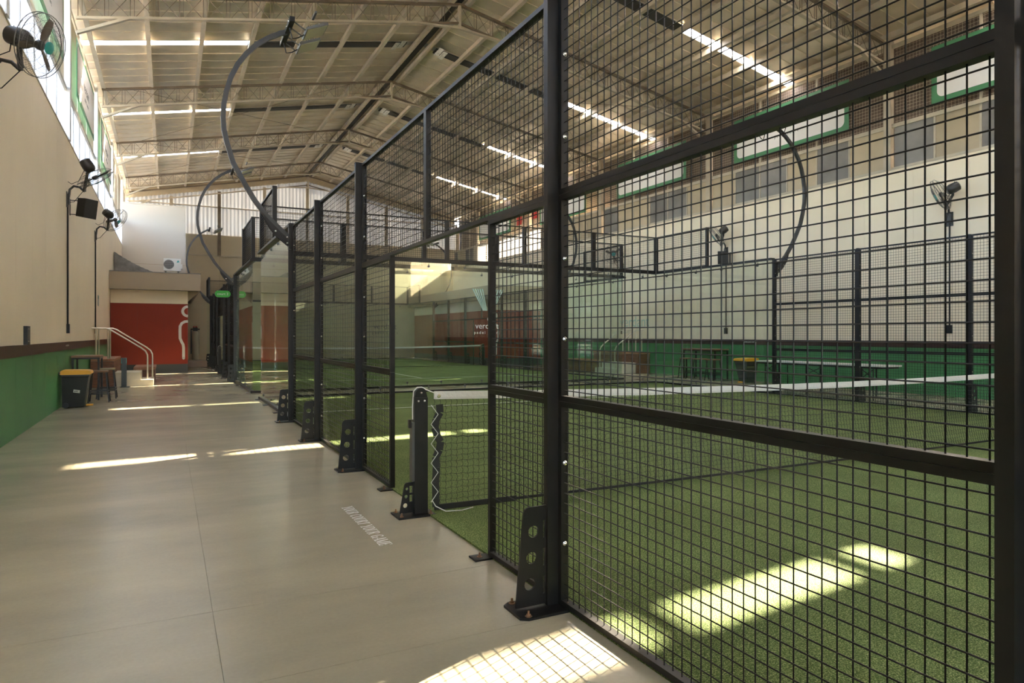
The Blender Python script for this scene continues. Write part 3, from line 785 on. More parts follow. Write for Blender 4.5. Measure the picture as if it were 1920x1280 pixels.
# --- nets
def net(yn, court):
    nm = 'near' if court == 1 else 'far'; xa, xb = PLX+.055, PRX-.055; rr = random.Random(court)
    def top(x): u = (x-CX)/((xb-xa)/2); return .825 + .075*u*u
    def bow(x): return -.10*math.sin(PI*(x-xa)/(xb-xa))*(1 if court == 1 else 0)      # the slack foot of the net swings out
    t = thing('court_net', 'black court net with a white top band across the %s court' % nm, 'net', (CX, yn, 0))
    N = 120; m = MB()
    for i in range(N):
        x0 = xa + (xb-xa)*i/N; x1 = xa + (xb-xa)*(i+1)/N
        for (dy, s_) in ((-.012, 1), (.012, -1)):
            q = [(x0, yn+dy+rr.uniform(-.001,.001), top(x0)-.058), (x1, yn+dy, top(x1)-.058), (x1, yn+dy*.8, top(x1)), (x0, yn+dy*.8, top(x0))]
            m.add(q, [(0,1,2,3) if s_ > 0 else (3,2,1,0)])
        m.add([(x0,yn-.0096,top(x0)),(x1,yn-.0096,top(x1)),(x1,yn+.0096,top(x1)),(x0,yn+.0096,top(x0))], [(0,1,2,3)])
    m.build('top_band', netw, t)
    MB().tube([(xa + (xb-xa)*i/40, yn-.0145, top(xa + (xb-xa)*i/40)-.046) for i in range(41)], .0012, 4).build('stitching', M('net_stitch_grey', (.4,.4,.38), .8) if court == 1 else bpy.data.materials['net_stitch_grey'], t)
    pitch = .045; nv = int((xb-xa)/pitch); m = MB(); nh = 17
    def pt(x, f, ph=0):        # f: 0 at the band, 1 at the floor
        z = (top(x)-.058)*(1-f) + .035*f
        return (x, yn + bow(x)*f*f, z)
    sd = 3
    for i in range(nv+1):
        x = xa + pitch*i; pts = []
        for k in range(nh*2+1):
            f = k/(nh*2); wob = (.006 if k % 2 else -.004)*(1 if i % 2 else 1)
            p = pt(x+wob, f); pts.append((p[0], p[1]+rr.uniform(-.001,.001), p[2]))
        m.tube(pts, .0017, sd, caps=False)
    for k in range(1, nh):
        pts = []; n_ = nv
        for i in range(n_+1):
            x = xa + (xb-xa)*i/n_; p = pt(x, k/nh); pts.append((p[0], p[1], p[2] + (.004 if i % 2 else -.004) + .006*math.sin(x*5+k)))
        m.tube(pts, .003 if k == 6 else .0016, sd, caps=False)
    m.build('net_mesh', netb, t)['kind'] = 'stuff'
    m = MB()
    for i in range(60):
        x0 = xa + (xb-xa)*i/60; x1 = xa + (xb-xa)*(i+1)/60; p, q = pt(x0,1), pt(x1,1)
        h = .02 if x0-xa > .6 else .04
        m.bar(p, q, .012, h)
    m.build('foot_band', netb, t)
    # side tapes, hanging in slack folds
    for xe, s_ in ((xa, 1), (xb, -1)):
        pts = [(.04,.80),(.045,.74),(.015,.69),(.005,.63),(.02,.57),(.05,.52),(.04,.46),(.012,.41),(.016,.33),(.010,.22),(.012,.10),(.012,.04)]
        m = MB()
        for (a, za), (b, zb) in zip(pts, pts[1:]): m.bar((xe+s_*a, yn, za), (xe+s_*b, yn, zb), .055, .008, up=(0,1,0))
        m.build('side_tape', netb, t)
        lace = [(-.03+ (.055 if k % 2 else 0), .80-.072*k) for k in range(11)]
        MB().tube([(xe+s_*a, yn-.012, z) for a, z in lace], .0028, 5).build('lacing_cord', cord, t)
        MB().lathe([(.016,0),(.016,.003),(.008,.004)], 12, (xe+s_*.03, yn-.0125, top(xe)-.035), (0,-1,0)).build('eyelet', chrome, t)
    # loose cord end
    if court == 1: MB().tube([(xa-.02, yn-.01, .09),(xa+.0, yn-.03, .05),(xa+.06, yn-.08, .018),(xa+.18, yn-.10, .016),(xa+.29, yn-.06, .018)], .0035, 6).build('loose_cord', cord, t)
    # net posts
    for left in (True, False):
        x = 1.655 if left else PRX+.06; s_ = 1 if left else -1
        p = thing('net_post', 'black net post with winch strap, %s end of the %s court net' % ('corridor' if left else 'opposite', nm), 'post', (x, yn, 0))
        B('post_tube', black, p, x-.05, x+.05, yn-.035, yn+.035, .012, .86)
        MB().prism([(-.05,.0)] + arc(0,.03,.042,180,0,10) + [(.05,0)], (x, yn-.028, .86), (1,0,0), (0,0,1), -.05).build('pulley_head', black, p)
        MB().lathe([(.03,0),(.03,.012)], 16, (x, yn-.006, .895), (0,1,0)).build('pulley', lamp, p)
        for bx, bz in ((-.0,.895),(-.022,.835),(.024,.835)): bolt_mb((x+bx, yn-.036, bz), (0,-1,0), .006).build('bolt', chrome, p)
        MB().tube([(x+s_*.12, yn, .885),(x+s_*.05, yn, .915),(x+s_*.015, yn, .934),(x-s_*.02,yn,.934),(x-s_*.048, yn, .905),(x-s_*.056, yn, .80),(x-s_*.055,yn,.70)], .0045, 6).build('strap', cord, p)
        B('winch_cover', lamp, p, min(x-s_*.05,x-s_*.068), max(x-s_*.05,x-s_*.068), yn-.03, yn+.03, .25, .68)
        B('winch_lug', black, p, min(x-s_*.068,x-s_*.088), max(x-s_*.068,x-s_*.088), yn-.012, yn+.012, .64, .70)
        o = [(0,.02),(-.105,.02),(-.07,.22)] + arc(-.048,.22,.02,180,90,5)[1:] + [(0,.242)]
        hs = [circ(-.062,.075,.017,12), circ(-.056,.14,.013,12), circ(-.05,.195,.010,12)]
        sl_ = [[(-.03,a),(-.006,a),(-.006,a+.05),(-.03,a+.05)] for a in (.10,.165)]
        f = lambda pl: [(q*s_, z) for q, z in pl]
        fm = link('foot_fin', plate_holes('foot_fin', f(o), [f(h) for h in hs+sl_], .010, black), p); fm.location = (-s_*.05, 0, 0)
        B('base_plate', black, p, min(x-s_*.19,x+s_*.09), max(x-s_*.19,x+s_*.09), yn-.10, yn+.10, 0, .013)
        for bx, by in ((-.16,-.07),(-.16,.07),(.06,-.07),(.06,.07)): hexbolt((x+s_*bx, yn+by, .013)).build('anchor_bolt', rusty, p)
net(C1, 1); net(C2, 2)

# --- curved light poles
def light_pole(side, y, label):
    x = (PLX-.08) if side > 0 else (PRX+.08)
    t = thing('floodlight_pole', label, 'light pole', (x, y, 2.8))
    prof = [(0.0,2.80),(.10,2.90),(.31,3.10),(.48,3.32),(.64,3.59),(.78,3.85),(.86,4.12),(.905,4.32),(.915,4.50),(.905,4.70),(.87,4.89),(.81,5.10),(.72,5.30),(.60,5.48),(.46,5.64),(.30,5.77),(.12,5.88),(.02,5.92)]
    pts = [Vector((x - side*a, y, z)) for a, z in prof]
    m = MB()
    n = len(pts); vs_ = []
    for i, p in enumerate(pts):
        d = (pts[min(i+1,n-1)] - pts[max(i-1,0)]).normalized(); nn = Vector((d.z, 0, -d.x))
        for a, b in ((-1,-1),(1,-1),(1,1),(-1,1)): vs_.append(tuple(p + nn*(a*.034) + Vector((0, b*.028, 0))))
    fs = [(0,3,2,1), tuple(4*(n-1)+k for k in range(4))]
    for i in range(n-1):
        for k in range(4): fs.append((4*i+k, 4*i+(k+1)%4, 4*i+4+(k+1)%4, 4*i+4+k))
    m.add(vs_, fs); m.build('arm', polem, t)
    # gusset plates under the arm
    o = [(0,0),(-.02,-.005)] + [(-.10,.06),(-.20,.14),(-.30,.26),(-.36,.36),(-.385,.46),(-.30,.37),(-.12,.19),(0,.09)]
    for dy in (-.034, .034):
        m = MB().prism([(a*side, z) for a, z in o], (x + side*.03, y+dy, 2.66), (1,0,0), (0,0,1), .006); m.build('gusset', black, t)
    for a, z in ((-.02,2.71),(-.02,2.80),(-.19,2.88)): bolt_mb((x+side*a, y-.042, z), (0,-1,0), .011).build('bolt', chrome, t)
    B('clamp_plate', black, t, min(x,x+side*.035), max(x,x+side*.035), y-.05, y+.05, 2.62, 2.94)
    xt = x - side*.02; zt = 5.92
    B('cross_bar', black, t, xt-.035, xt+.035, y-.50, y+.48, zt-.035, zt+.035)
    for dy in (-.30, .28):
        tilt = math.radians(24)
        ax = Vector((side*math.cos(tilt), 0, -math.sin(tilt)*0 + math.sin(tilt))); az = Vector((-side*math.sin(tilt)*1, 0, math.cos(tilt)))
        c = Vector((xt + side*.36, y+dy, zt - .03))
        def Q(a, b, h): return tuple(c + ax*a + Vector((0,b,0)) + az*h)
        f = MB().bar(Q(-.17,0,0), Q(.17,0,0), .40, .035, up=tuple(az)).build('floodlight', lamp, t)
        MB().bar(Q(-.155,0,-.0195), Q(.155,0,-.0195), .36, .004, up=tuple(az)).build('lens', ledface, f)
        mm = MB()
        for k in range(7): mm.bar(Q(-.12+.04*k,-.16,.03), Q(-.12+.04*k,.16,.03), .006, .03, up=tuple(az))
        mm.build('cooling_fins', lamp, f)
        MB().bar(Q(-.17,-.12,.0), (xt+side*.03, y+dy-.12, zt), .03, .008).bar(Q(-.17,.12,0), (xt+side*.03, y+dy+.12, zt), .03, .008).build('yoke', lamp, f)
        MB().tube([(xt, y+dy+.05, zt-.03), (xt+side*.04, y+dy+.06, zt-.18), (xt+side*.12, y+dy+.05, zt-.16), Q(-.15,.03,0)], .009, 6).build('cable', black, f)
        for k in (-.1, .1): bolt_mb((xt-side*.035, y+dy+k, zt), (-side,0,0), .012).build('bolt', chrome, t)
    B('sensor_stub', lamp, t, min(xt+side*.30,xt+side*.33), max(xt+side*.30,xt+side*.33), y-.62, y-.36, zt+.10, zt+.13)
light_pole(1, C1+5.95, 'dark curved floodlight pole arching over the corridor nearest the camera')
light_pole(-1, C1+5.95, 'dark curved floodlight pole seen through the big mesh bay, opposite fence')
light_pole(1, C2-5.95, 'second curved floodlight pole along the corridor, by the green sign')
light_pole(-1, C2-5.95, 'curved floodlight pole on the opposite fence at the near end of the far court')
light_pole(1, C2+5.95, 'farthest curved floodlight pole along the corridor, above the cabin eaves')
light_pole(-1, C2+5.95, 'farthest curved floodlight pole on the opposite fence before the gable')
# ------------------------------------------------------------------ wall fans, speakers, fittings
def wall_fan(side, y, z, n, label, cond_bot=1.48, speaker=None):
    """n = facing direction of the fan"""
    xw = XL if side < 0 else XR; s_ = -side
    xc = xw + s_*.47; c = Vector((xc, y, z)); n = Vector(n).normalized()
    t = thing('wall_fan', label, 'fan', (xw, y, z-.4))
    u = Vector((0,0,1)); a = n.cross(u).normalized(); b = a.cross(n).normalized()
    Rg = .345
    def P(r, ang, h): return tuple(c + n*h + a*(r*math.cos(ang)) + b*(r*math.sin(ang)))
    m = MB()
    for r_, h in ((Rg,.0),(Rg,.05),(.28,.085),(.21,.11),(.12,.12),(.28,-.055),(.20,-.085),(.12,-.095)):
        m.tube([P(r_, 2*PI*k/40, h) for k in range(40)], .005 if r_ == Rg else .0021, 5, closed=True)
    for k in range(72):
        g = 2*PI*k/72
        m.tube([P(.05,g,.122),P(.21,g+.05,.11),P(.28,g+.08,.085),P(Rg,g+.1,.05)], .0012, 3, caps=False)
        if k % 2 == 0: m.tube([P(.08,g,-.10),P(.20,g,-.085),P(.28,g,-.055),P(Rg,g,.0)], .0012, 3, caps=False)
    m.build('guard', fanwire, t)
    for k in range(3):
        g0 = 2*PI*k/3 + y + 1.1
        m = MB(); rows = []
        for r_, wd, tw in ((.05,.04,.5),(.10,.065,.45),(.18,.085,.38),(.26,.08,.32),(.315,.05,.28)):
            rows.append([P(r_, g0 - wd/2/r_, .02 - wd*tw/2), P(r_, g0 + wd/2/r_, .02 + wd*tw/2)])
        for q, w2 in zip(rows, rows[1:]):
            m.add([q[0], q[1], w2[1], w2[0]], [(0,1,2,3)])
            m.add([tuple(Vector(v) - n*.004) for v in (q[0], q[1], w2[1], w2[0])], [(3,2,1,0)])
        m.build('blade', blade, t)
    MB().lathe([(.045,-.02),(.055,.0),(.055,.035),(.03,.05)], 16, tuple(c), tuple(n)).build('hub', fanblk, t, smooth=True)
    MB().lathe([(.068,0),(.068,.008),(.05,.014)], 20, tuple(c + n*.118), tuple(n)).build('hub_cap', tealcap, t, smooth=True)
    MB().lathe([(.06,-.36),(.095,-.34),(.105,-.26),(.105,-.17),(.09,-.13),(.06,-.10)], 20, tuple(c + b*.01), tuple(n)).build('motor', fanblk, t, smooth=True)
    m = MB(); mc = c - n*.22
    piv = Vector((xw + s_*.30, y + .15*(1 if n.y < .3 else -1)*0 + .02, z-.30))
    m.tube([tuple(mc), tuple(mc - Vector((0,0,.13))), tuple(piv + Vector((0,0,.05))), tuple(piv)], .028, 8)
    m.tube([tuple(piv), (xw+s_*.22, y+.05, z-.22), (xw+s_*.12, y+.08, z-.20), (xw+s_*.05, y+.10, z-.27), (xw+s_*.035, y+.10, z-.42)], .022, 8)
    m.build('swivel_arm', fanblk, t, smooth=True)
    m = MB().box(min(xw, xw+s_*.05), max(xw, xw+s_*.05), y+.05, y+.15, z-.56, z-.36); m.box(min(xw, xw+s_*.015), max(xw, xw+s_*.015), y+.03, y+.17, z-.62, z-.32); m.build('wall_bracket', fanblk, t)
    MB().tube([tuple(mc + b*.05), tuple(mc - n*.10 + b*.12), (xw+s_*.2, y+.06, z-.10), (xw+s_*.08, y+.10, z-.16), (xw+s_*.02, y+.10, z-.12)], .006, 5).build('power_cord', black, t)
    MB().tube([tuple(mc - b*.04), tuple(mc - Vector((0,0,.3)) + n*.05), (xw+s_*.12, y+.11, z-.50), (xw+s_*.03, y+.11, z-.52)], .006, 5).build('loose_cord', black, t)
    MB().tube([(xw+s_*.018, y+.10, z-.56), (xw+s_*.018, y+.10, cond_bot)], .016, 8).build('conduit', black, t)
    B('switch_box', black, t, min(xw, xw+s_*.05), max(xw, xw+s_*.05), y+.05, y+.15, cond_bot-.13, cond_bot+.05)
    return t
wall_fan(-1, 9.0, 4.52, (.85,-.42,-.30), 'black wall fan with a teal hub nearest the camera, high on the cream wall', 3.85)
wall_fan(-1, 15.4, 4.40, (.50,.18,-.80), 'black wall fan tipped face down above the box speaker')
wall_fan(-1, 21.0, 4.42, (.62,.62,-.45), 'black wall fan seen from behind beside the white upper room')
wall_fan(1, 8.5, 4.27, (-.55,.70,-.45), 'black wall fan on the opposite wall nearest the right edge')
wall_fan(1, 15.0, 4.27, (-.65,.50,-.57), 'black wall fan on the opposite wall above a small speaker')
wall_fan(1, 20.2, 4.27, (-.55,-.82,-.18), 'black wall fan on the opposite wall facing the camera behind high mesh')

def box_speaker(side, y, z, label):
    xw = XL if side < 0 else XR; s_ = -side
    t = thing('box_speaker', label, 'speaker', (xw, y, z))
    c = Vector((xw + s_*.27, y, z)); d = Vector((s_*.75,-.66,-.16)).normalized(); a = d.cross(Vector((0,0,1))).normalized(); b = a.cross(d)
    h = .19; wd = .15
    def Q(i, j, k): return tuple(c + a*i + b*j + d*k)
    m = MB().add([Q(-wd,-h,.13),Q(wd,-h,.13),Q(wd,h,.13),Q(-wd,h,.13),Q(-wd*.7,-h*.95,-.11),Q(wd*.7,-h*.95,-.11),Q(wd*.7,h*.95,-.11),Q(-wd*.7,h*.95,-.11)],
                 [(0,1,2,3),(7,6,5,4),(0,4,5,1),(1,5,6,2),(2,6,7,3),(3,7,4,0)]); m.build('cabinet', spk, t)
    MB().add([Q(-wd+.015,-h+.015,.133),Q(wd-.015,-h+.015,.133),Q(wd-.015,h-.015,.133),Q(-wd+.015,h-.015,.133)], [(0,1,2,3)]).build('front_grille', fanblk, t)
    m = MB()
    for j in (-.14,.14): m.bar((xw, y, z+j), tuple(c + b*j - d*.05), .03, .012)
    m.bar((xw+s_*.006, y, z-.16), (xw+s_*.006, y, z+.16), .012, .05, up=(0,1,0)); m.build('bracket', spk, t)
    return t
box_speaker(-1, 15.95, 3.86, 'black box speaker bracketed under the tipped wall fan, corridor wall')
box_speaker(1, 14.95, 3.62, 'small black box speaker under a fan on the opposite wall')
t = thing('wall_socket_box', 'slim black box standing on the rail board of the cream wall', 'wall box', (XL, 11.2, 1.19))
B('casing', black, t, XL, XL+.05, 11.12, 11.30, 1.185, 1.44)
for z in (1.23, 1.40): bolt_mb((XL+.05, 11.15, z), (1,0,0), .008).build('screw', chrome, t)
t = thing('wall_label', 'small grey notice plate on the cream wall near the cabin', 'notice', (XL, 22.1, 2.3))
B('plate', M('notice_grey', (.32,.34,.30), .5), t, XL, XL+.008, 21.95, 22.25, 2.13, 2.43)
B('notice_band', bgreen, t, XL+.008, XL+.010, 21.97, 22.23, 2.33, 2.41)
t = thing('wall_lettering', 'pale teal court name lettered on the opposite cream wall', 'lettering', (XR, 19.6, 1.7))
text_mesh('word', 'verdant', .55, teal, t, frame_mtx((XR-.003, 19.6, 1.78), (0,-1,0), (0,0,1)), extrude=.001)
text_mesh('small_word', 'padel court', .16, teal, t, frame_mtx((XR-.003, 20.4, 1.42), (0,-1,0), (0,0,1)), extrude=.001, space=1.4)

# ------------------------------------------------------------------ cabins at the far end of both aisles
def figure(parent, corner, ax, mat):
    """half of the white round headed player outline that wraps the cabin corner; ax points away from the corner"""
    m = MB(); o = Vector(corner)
    ax = Vector(ax); nz = ax.cross(Vector((0,0,1)))
    ribbon(m, arc(0, 2.15, .165, 90, -90, 12), .09, o, ax, (0,0,1), .004)
    ribbon(m, [(0,1.80),(.10,1.785),(.19,1.73),(.245,1.62),(.25,1.45),(.245,1.20),(.20,1.08),(.15,.98),(.135,.86),(.135,.50)] , .09, o, ax, (0,0,1), .004)
    m.prism([(.135+p[0], .50+p[1]) for p in circ(0,0,.045,12)], o, ax, (0,0,1), .004)
    return m.build('player_figure', mat, parent)
def cabin(side):
    s_ = 1 if side < 0 else -1
    def X(v): return (v) if side < 0 else (2*XM - v)
    yf = 26.4; xi = .63
    nm = 'left of the courts' if side < 0 else 'right of the courts'
    t = shell('cabin', 'brick red panelled cabin under deep taupe eaves at the aisle end %s' % nm, 'cabin', (X(-.55), yf, 0))
    def bx(name, mat, a, b, *r): a, b = sorted((X(a), X(b))); return B(name, mat, t, a, b, *r)
    bx('core', dkred, XL+.01, xi-.02, yf+.02, Y1-.02, .0, 2.86)
    e = [XL+.012, -.93, -.13, xi]
    for i in range(3): bx('red_panel', redp, e[i]+.0015, e[i+1]-.0015 if i < 2 else e[i+1], yf, yf+.03, .30, 2.40)
    bx('base_band', dkgrey, XL+.012, xi+.006, yf-.006, yf+.03, 0, .297)
    bx('cream_band', cream, XL+.012, xi, yf, yf+.03, 2.405, 2.86)
    k = 8; st = (Y1-.03-yf-.03)/k
    for i in range(k):
        bx('red_panel', redp, xi-.03, xi, yf+.03+st*i+.003, yf+.03+st*(i+1)-.003, .30, 2.40)
    bx('base_band', dkgrey, xi-.03, xi+.006, yf+.03, Y1-.03, 0, .297)
    bx('cream_band', cream, xi-.03, xi, yf+.03, Y1-.03, 2.405, 2.86)
    if side < 0:
        figure(t, (X(xi), yf-.001, 0), (-1,0,0), bwhite); 
        f = figure(t, (X(xi)+.0055, yf, 0), (0,1,0), bwhite)
    else:
        figure(t, (X(xi), yf-.005, 0), (1,0,0), bwhite); figure(t, (X(xi)-.001, yf, 0), (0,1,0), bwhite)
    # eaves: deep taupe fascia, sloping soffit, grey roof
    bx2 = bx; r = t
    bx2('fascia', fasc, XL+.01, 1.02, yf-.42, yf-.36, 2.86, 3.44)
    bx2('fascia', fasc, 0.96, 1.02, yf-.36, Y1-.02, 2.86, 3.44)
    bx2('soffit', steeld, XL+.01, .96, yf-.36, yf, 2.862, 2.89)
    bx2('soffit', steeld, xi, .96, yf, Y1-.02, 2.862, 2.89)
    bx2('roof_deck', greyp, XL+.01, .96, yf-.36, Y1-.02, 3.36, 3.40)
    bx2('edge_trim', greyp, XL+.01, 1.03, yf-.43, yf-.35, 3.44, 3.465)
    m = MB(); poly_ = [(X(xi), 2.862), (X(1.0), 2.862), (X(xi), 2.50)]
    if side > 0: poly_ = poly_[::-1]
    m.prism([(p[0], p[1]) for p in poly_], (0, yf+.5, 0), (1,0,0), (0,0,1), .05); m.build('bracket', fasc, r)
    return t
cabin(-1); cabin(1)
t = thing('upper_room', 'plain white upper room standing behind the cabin roof', 'room', (-.5, 33, 3.4))
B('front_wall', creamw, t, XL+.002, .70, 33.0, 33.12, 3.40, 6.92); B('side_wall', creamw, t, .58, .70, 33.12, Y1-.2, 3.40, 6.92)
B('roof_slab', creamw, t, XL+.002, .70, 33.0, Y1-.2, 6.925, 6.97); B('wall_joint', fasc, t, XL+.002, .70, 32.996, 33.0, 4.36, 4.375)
t = thing('corrugated_sheet', 'curved dark grey corrugated roof sheet lying against the cream wall on the cabin roof', 'roof sheet', (-1.0, 29.2, 3.44))
m = MB(); n = 30
for j in range(2):
    for i in range(n+1):
        u = i/n; x = XL+.03 + u*2.1; z = 3.45 + .85*(1-u)**1.8; m.v.append((x, 28.0 + (2.6 if j else 0), z + (.10*(1-u) if j else 0) + .012*(i % 2)))
for i in range(n): m.f.append((i, i+1, n+1+i+1, n+1+i))
m.build('sheet', greyp, t)
m = MB().prism([(v[0], v[2]) for v in m.v[:n+1]] + [(XL+.03+2.1, 3.42), (XL+.03, 3.42)], (0, 28.0, 0), (1,0,0), (0,0,1), -.03); m.build('front_edge', greyp, t)
t = thing('air_conditioner', 'white outdoor air conditioner on legs before the white upper room', 'air conditioner', (.20, 32.4, 3.4))
B('casing', acw, t, -.16, .50, 32.2, 32.5, 4.05, 4.58)
MB().lathe([(.20,0),(.20,.012),(.17,.012),(.17,.004)], 24, (.04, 32.2, 4.32), (0,-1,0)).build('fan_ring', lamp, t)
MB().lathe([(.168,0),(.168,.006)], 24, (.04, 32.2, 4.32), (0,-1,0)).build('fan_opening', dkgrey, t)
m = MB()
for k in range(7): m.bar((-.13+.0, 32.188, 4.17+.05*k), (.21, 32.188, 4.17+.05*k), .006, .006)
m.build('fan_grille', acw, t)
MB().prism([(0,0),(.10,.03),(.07,.11),(.02,.08)], (.34, 32.196, 4.40), (1,0,0), (0,0,1), .003).build('badge', tealcap, t)
for x in (-.08,.40): B('leg', lamp, t, x-.03, x+.03, 32.22, 32.48, 3.40, 4.05)
B('side_cover', acw, t, .50, .56, 32.25, 32.45, 4.15, 4.35)

# water filter tank and step at the end of the corridor
t = thing('filter_tank', 'tall beige filter tank with a black and red valve head at the corridor end', 'tank', (1.12, 34.2, 0))
MB().lathe([(.10,.06),(.13,.09),(.14,.14),(.14,1.38),(.12,1.46),(.06,1.50)], 20, (1.12,34.2,0)).build('vessel', tankm, t, smooth=True)
MB().lathe([(.17,0),(.17,.08),(.12,.10)], 16, (1.12,34.2,0)).build('foot', black, t)
m = MB().box(1.02,1.22,34.1,34.3,1.50,1.66); m.box(.93,1.31,34.17,34.23,1.55,1.61); m.build('valve_head', black, t)
for x in (1.07,1.17): MB().lathe([(.035,0),(.035,.05),(.02,.06)], 10, (x,34.2,1.66)).build('valve_knob', red, t)
for x in (.95,1.29): MB().tube([(x,34.2,1.56),(x,34.2,.45)], .022, 8).build('pipe', blue if x < 1 else tankm, t)
t = thing('terrazzo_step', 'low speckled terrazzo step before the filter tank', 'step', (.9, 31.0, 0)); B('slab', terr, t, .66, 1.45, 30.6, 32.2, 0, .24)

# ------------------------------------------------------------------ steps, benches, rails on both aisles
def steps(side):
    def X(v): return v if side < 0 else 2*XM - v
    side_n = 'along the corridor wall' if side < 0 else 'by the opposite wall'
    dy = 0.0 if side < 0 else -1.0
    t = thing('concrete_steps', 'two pale concrete steps rising to the wall %s' % side_n, 'steps', (X(-.9), 20.6+dy, 0))
    def bx(tt, name, mat, a, b, y0, y1, *q): a, b = sorted((X(a), X(b))); return B(name, mat, tt, a, b, y0+dy, y1+dy, *q)
    bx(t, 'lower_step', stepc, -1.205, -.33, 19.80, 21.0, 0, .165); bx(t, 'upper_step', stepc, -1.205, -.62, 19.80, 21.0, .166, .36)
    b = thing('timber_bench_block', 'tall boarded brown bench block beside the concrete steps %s' % side_n, 'bench', (X(-1.46), 21, 0))
    for i in range(7): bx(b, 'board', wood, XL+.03, -1.21, 19.66, 19.68, .006+.093*i, .006+.093*i+.089)
    for i in range(7): bx(b, 'board', wood, -1.23, -1.21, 19.69, 22.4, .006+.093*i, .006+.093*i+.089)
    bx(b, 'core', dkgrey, XL+.02, -1.232, 19.685, 22.4, 0, .652)
    for i in range(4): bx(b, 'top_board', woodl, XL+.03 + .128*i, XL+.03+.128*i+.124, 19.64, 22.42, .66, .71)
    c = thing('low_timber_bench', 'low brown timber bench behind the concrete steps %s' % side_n, 'bench', (X(-.55), 22, 0))
    for i in range(4): bx(c, 'board', wood, -.78, -.32, 21.20, 21.22, .006+.088*i, .006+.088*i+.084)
    for i in range(4): bx(c, 'board', wood, -.34, -.32, 21.23, 23.0, .006+.088*i, .006+.088*i+.084)
    bx(c, 'core', dkgrey, -.77, -.342, 21.225, 23.0, 0, .352)
    for i in range(3): bx(c, 'top_board', woodl, -.84 + .18*i, -.84+.18*i+.176, 21.15, 23.04, .36, .43)
    for k, y in enumerate((20.0, 20.75)):
        y += dy; dx = .10*k
        h = thing('handrail', 'bent stainless handrail, %s over the steps %s' % (('nearer one', 'farther one')[k], side_n), 'handrail', (X(-.47), y, .165))
        pts = [(XL+.02,1.49),(-1.40,1.49),(-1.32,1.46),(-.62,.99),(-.52,.90),(-.475,.80),(-.47,.70),(-.47,.165)]
        MB().tube([(X(a + (dx if a > XL+.1 else 0)), y, z) for a, z in pts], .021, 10).build('rail_tube', stainless, h, smooth=True)
        for a in (-1.62, -1.36): MB().tube([(X(a), y, 1.48), (X(a), y, .71 if a < -1.2 else .36)], .019, 8).build('stanchion', stainless, h, smooth=True)
        MB().lathe([(.045,0),(.045,.006),(.02,.008)], 14, (X(-.47+dx), y, .166)).build('flange', stainless, h)
steps(-1); steps(1)
t = thing('narrow_black_box', 'narrow upright black box in front of the corridor steps', 'box', (-.97, 19.72, 0))
B('body', M('near_black_casing', (.012,.016,.018), .35), t, -1.04, -.93, 19.55, 19.72, .012, .74); B('foot', black, t, -1.07, -.85, 19.53, 19.74, 0, .012)
for x in (-1.04, -.93): B('edge_strip', tealcap, t, x-.006, x+.006, 19.54, 19.55, .60, .74)

def bar_table(x0, x1, y0, y1, h, label):
    t = thing('bar_table', label, 'table', ((x0+x1)/2, (y0+y1)/2, 0))
    B('table_top', woodt, t, x0, x1, y0, y1, h-.035, h); g = .025
    m = MB().box(x0+.01,x1-.01,y0+.01,y0+.04,h-.07,h-.036); m.box(x0+.01,x1-.01,y1-.04,y1-.01,h-.07,h-.036); m.box(x0+.01,x0+.04,y0+.04,y1-.04,h-.07,h-.036); m.box(x1-.04,x1-.01,y0+.04,y1-.04,h-.07,h-.036); m.build('apron', black, t)
    for x in (x0+.03, x1-.03):
        for y in (y0+.03, y1-.03): B('leg', black, t, x-.0175, x+.0175, y-.0175, y+.0175, 0, h-.07)
    return t
def stool(x, y, h, label, seatmat):
    t = thing('bar_stool', label, 'stool', (x, y, 0)); w0, w1 = .12, .175
    B('seat', seatmat, t, x-.15, x+.15, y-.15, y+.15, h-.03, h)
    for sx in (-1,1):
        for sy in (-1,1): MB().bar((x+sx*w0, y+sy*w0, h-.03), (x+sx*w1, y+sy*w1, 0), .022, .022, up=(0,1,0)).build('leg', black, t)
    m = MB()
    for z in (.17,.22):
        r_ = w1 - (w1-w0)*z/h
        for sx, sy, ex, ey in ((-1,-1,1,-1),(1,-1,1,1),(1,1,-1,1),(-1,1,-1,-1)): m.bar((x+sx*r_, y+sy*r_, z), (x+ex*r_, y+ey*r_, z), .018, .018)
    m.build('foot_rails', black, t); return t
bar_table(XL+.02, -1.22, 15.95, 16.75, .90, 'brown topped bar table with black legs against the corridor wall')
stool(-1.20, 15.5, .62, 'black legged bar stool with a brown seat half hidden by the yellow lidded bin', woodt)
stool(-1.13, 16.35, .625, 'black legged bar stool with a pale top standing right of the bar table', M('pale_stool_top', (.30,.24,.13), .5))
bar_table(14.30, 14.85, 14.9, 16.3, .90, 'bar table with black legs by the opposite green wall')
stool(14.1, 15.9, .62, 'bar stool at the left end of the table by the opposite wall', woodt)
stool(14.1, 15.3, .62, 'bar stool in the middle before the table by the opposite wall', woodt)
stool(14.05, 14.7, .62, 'bar stool beside the bin by the opposite wall', woodt)

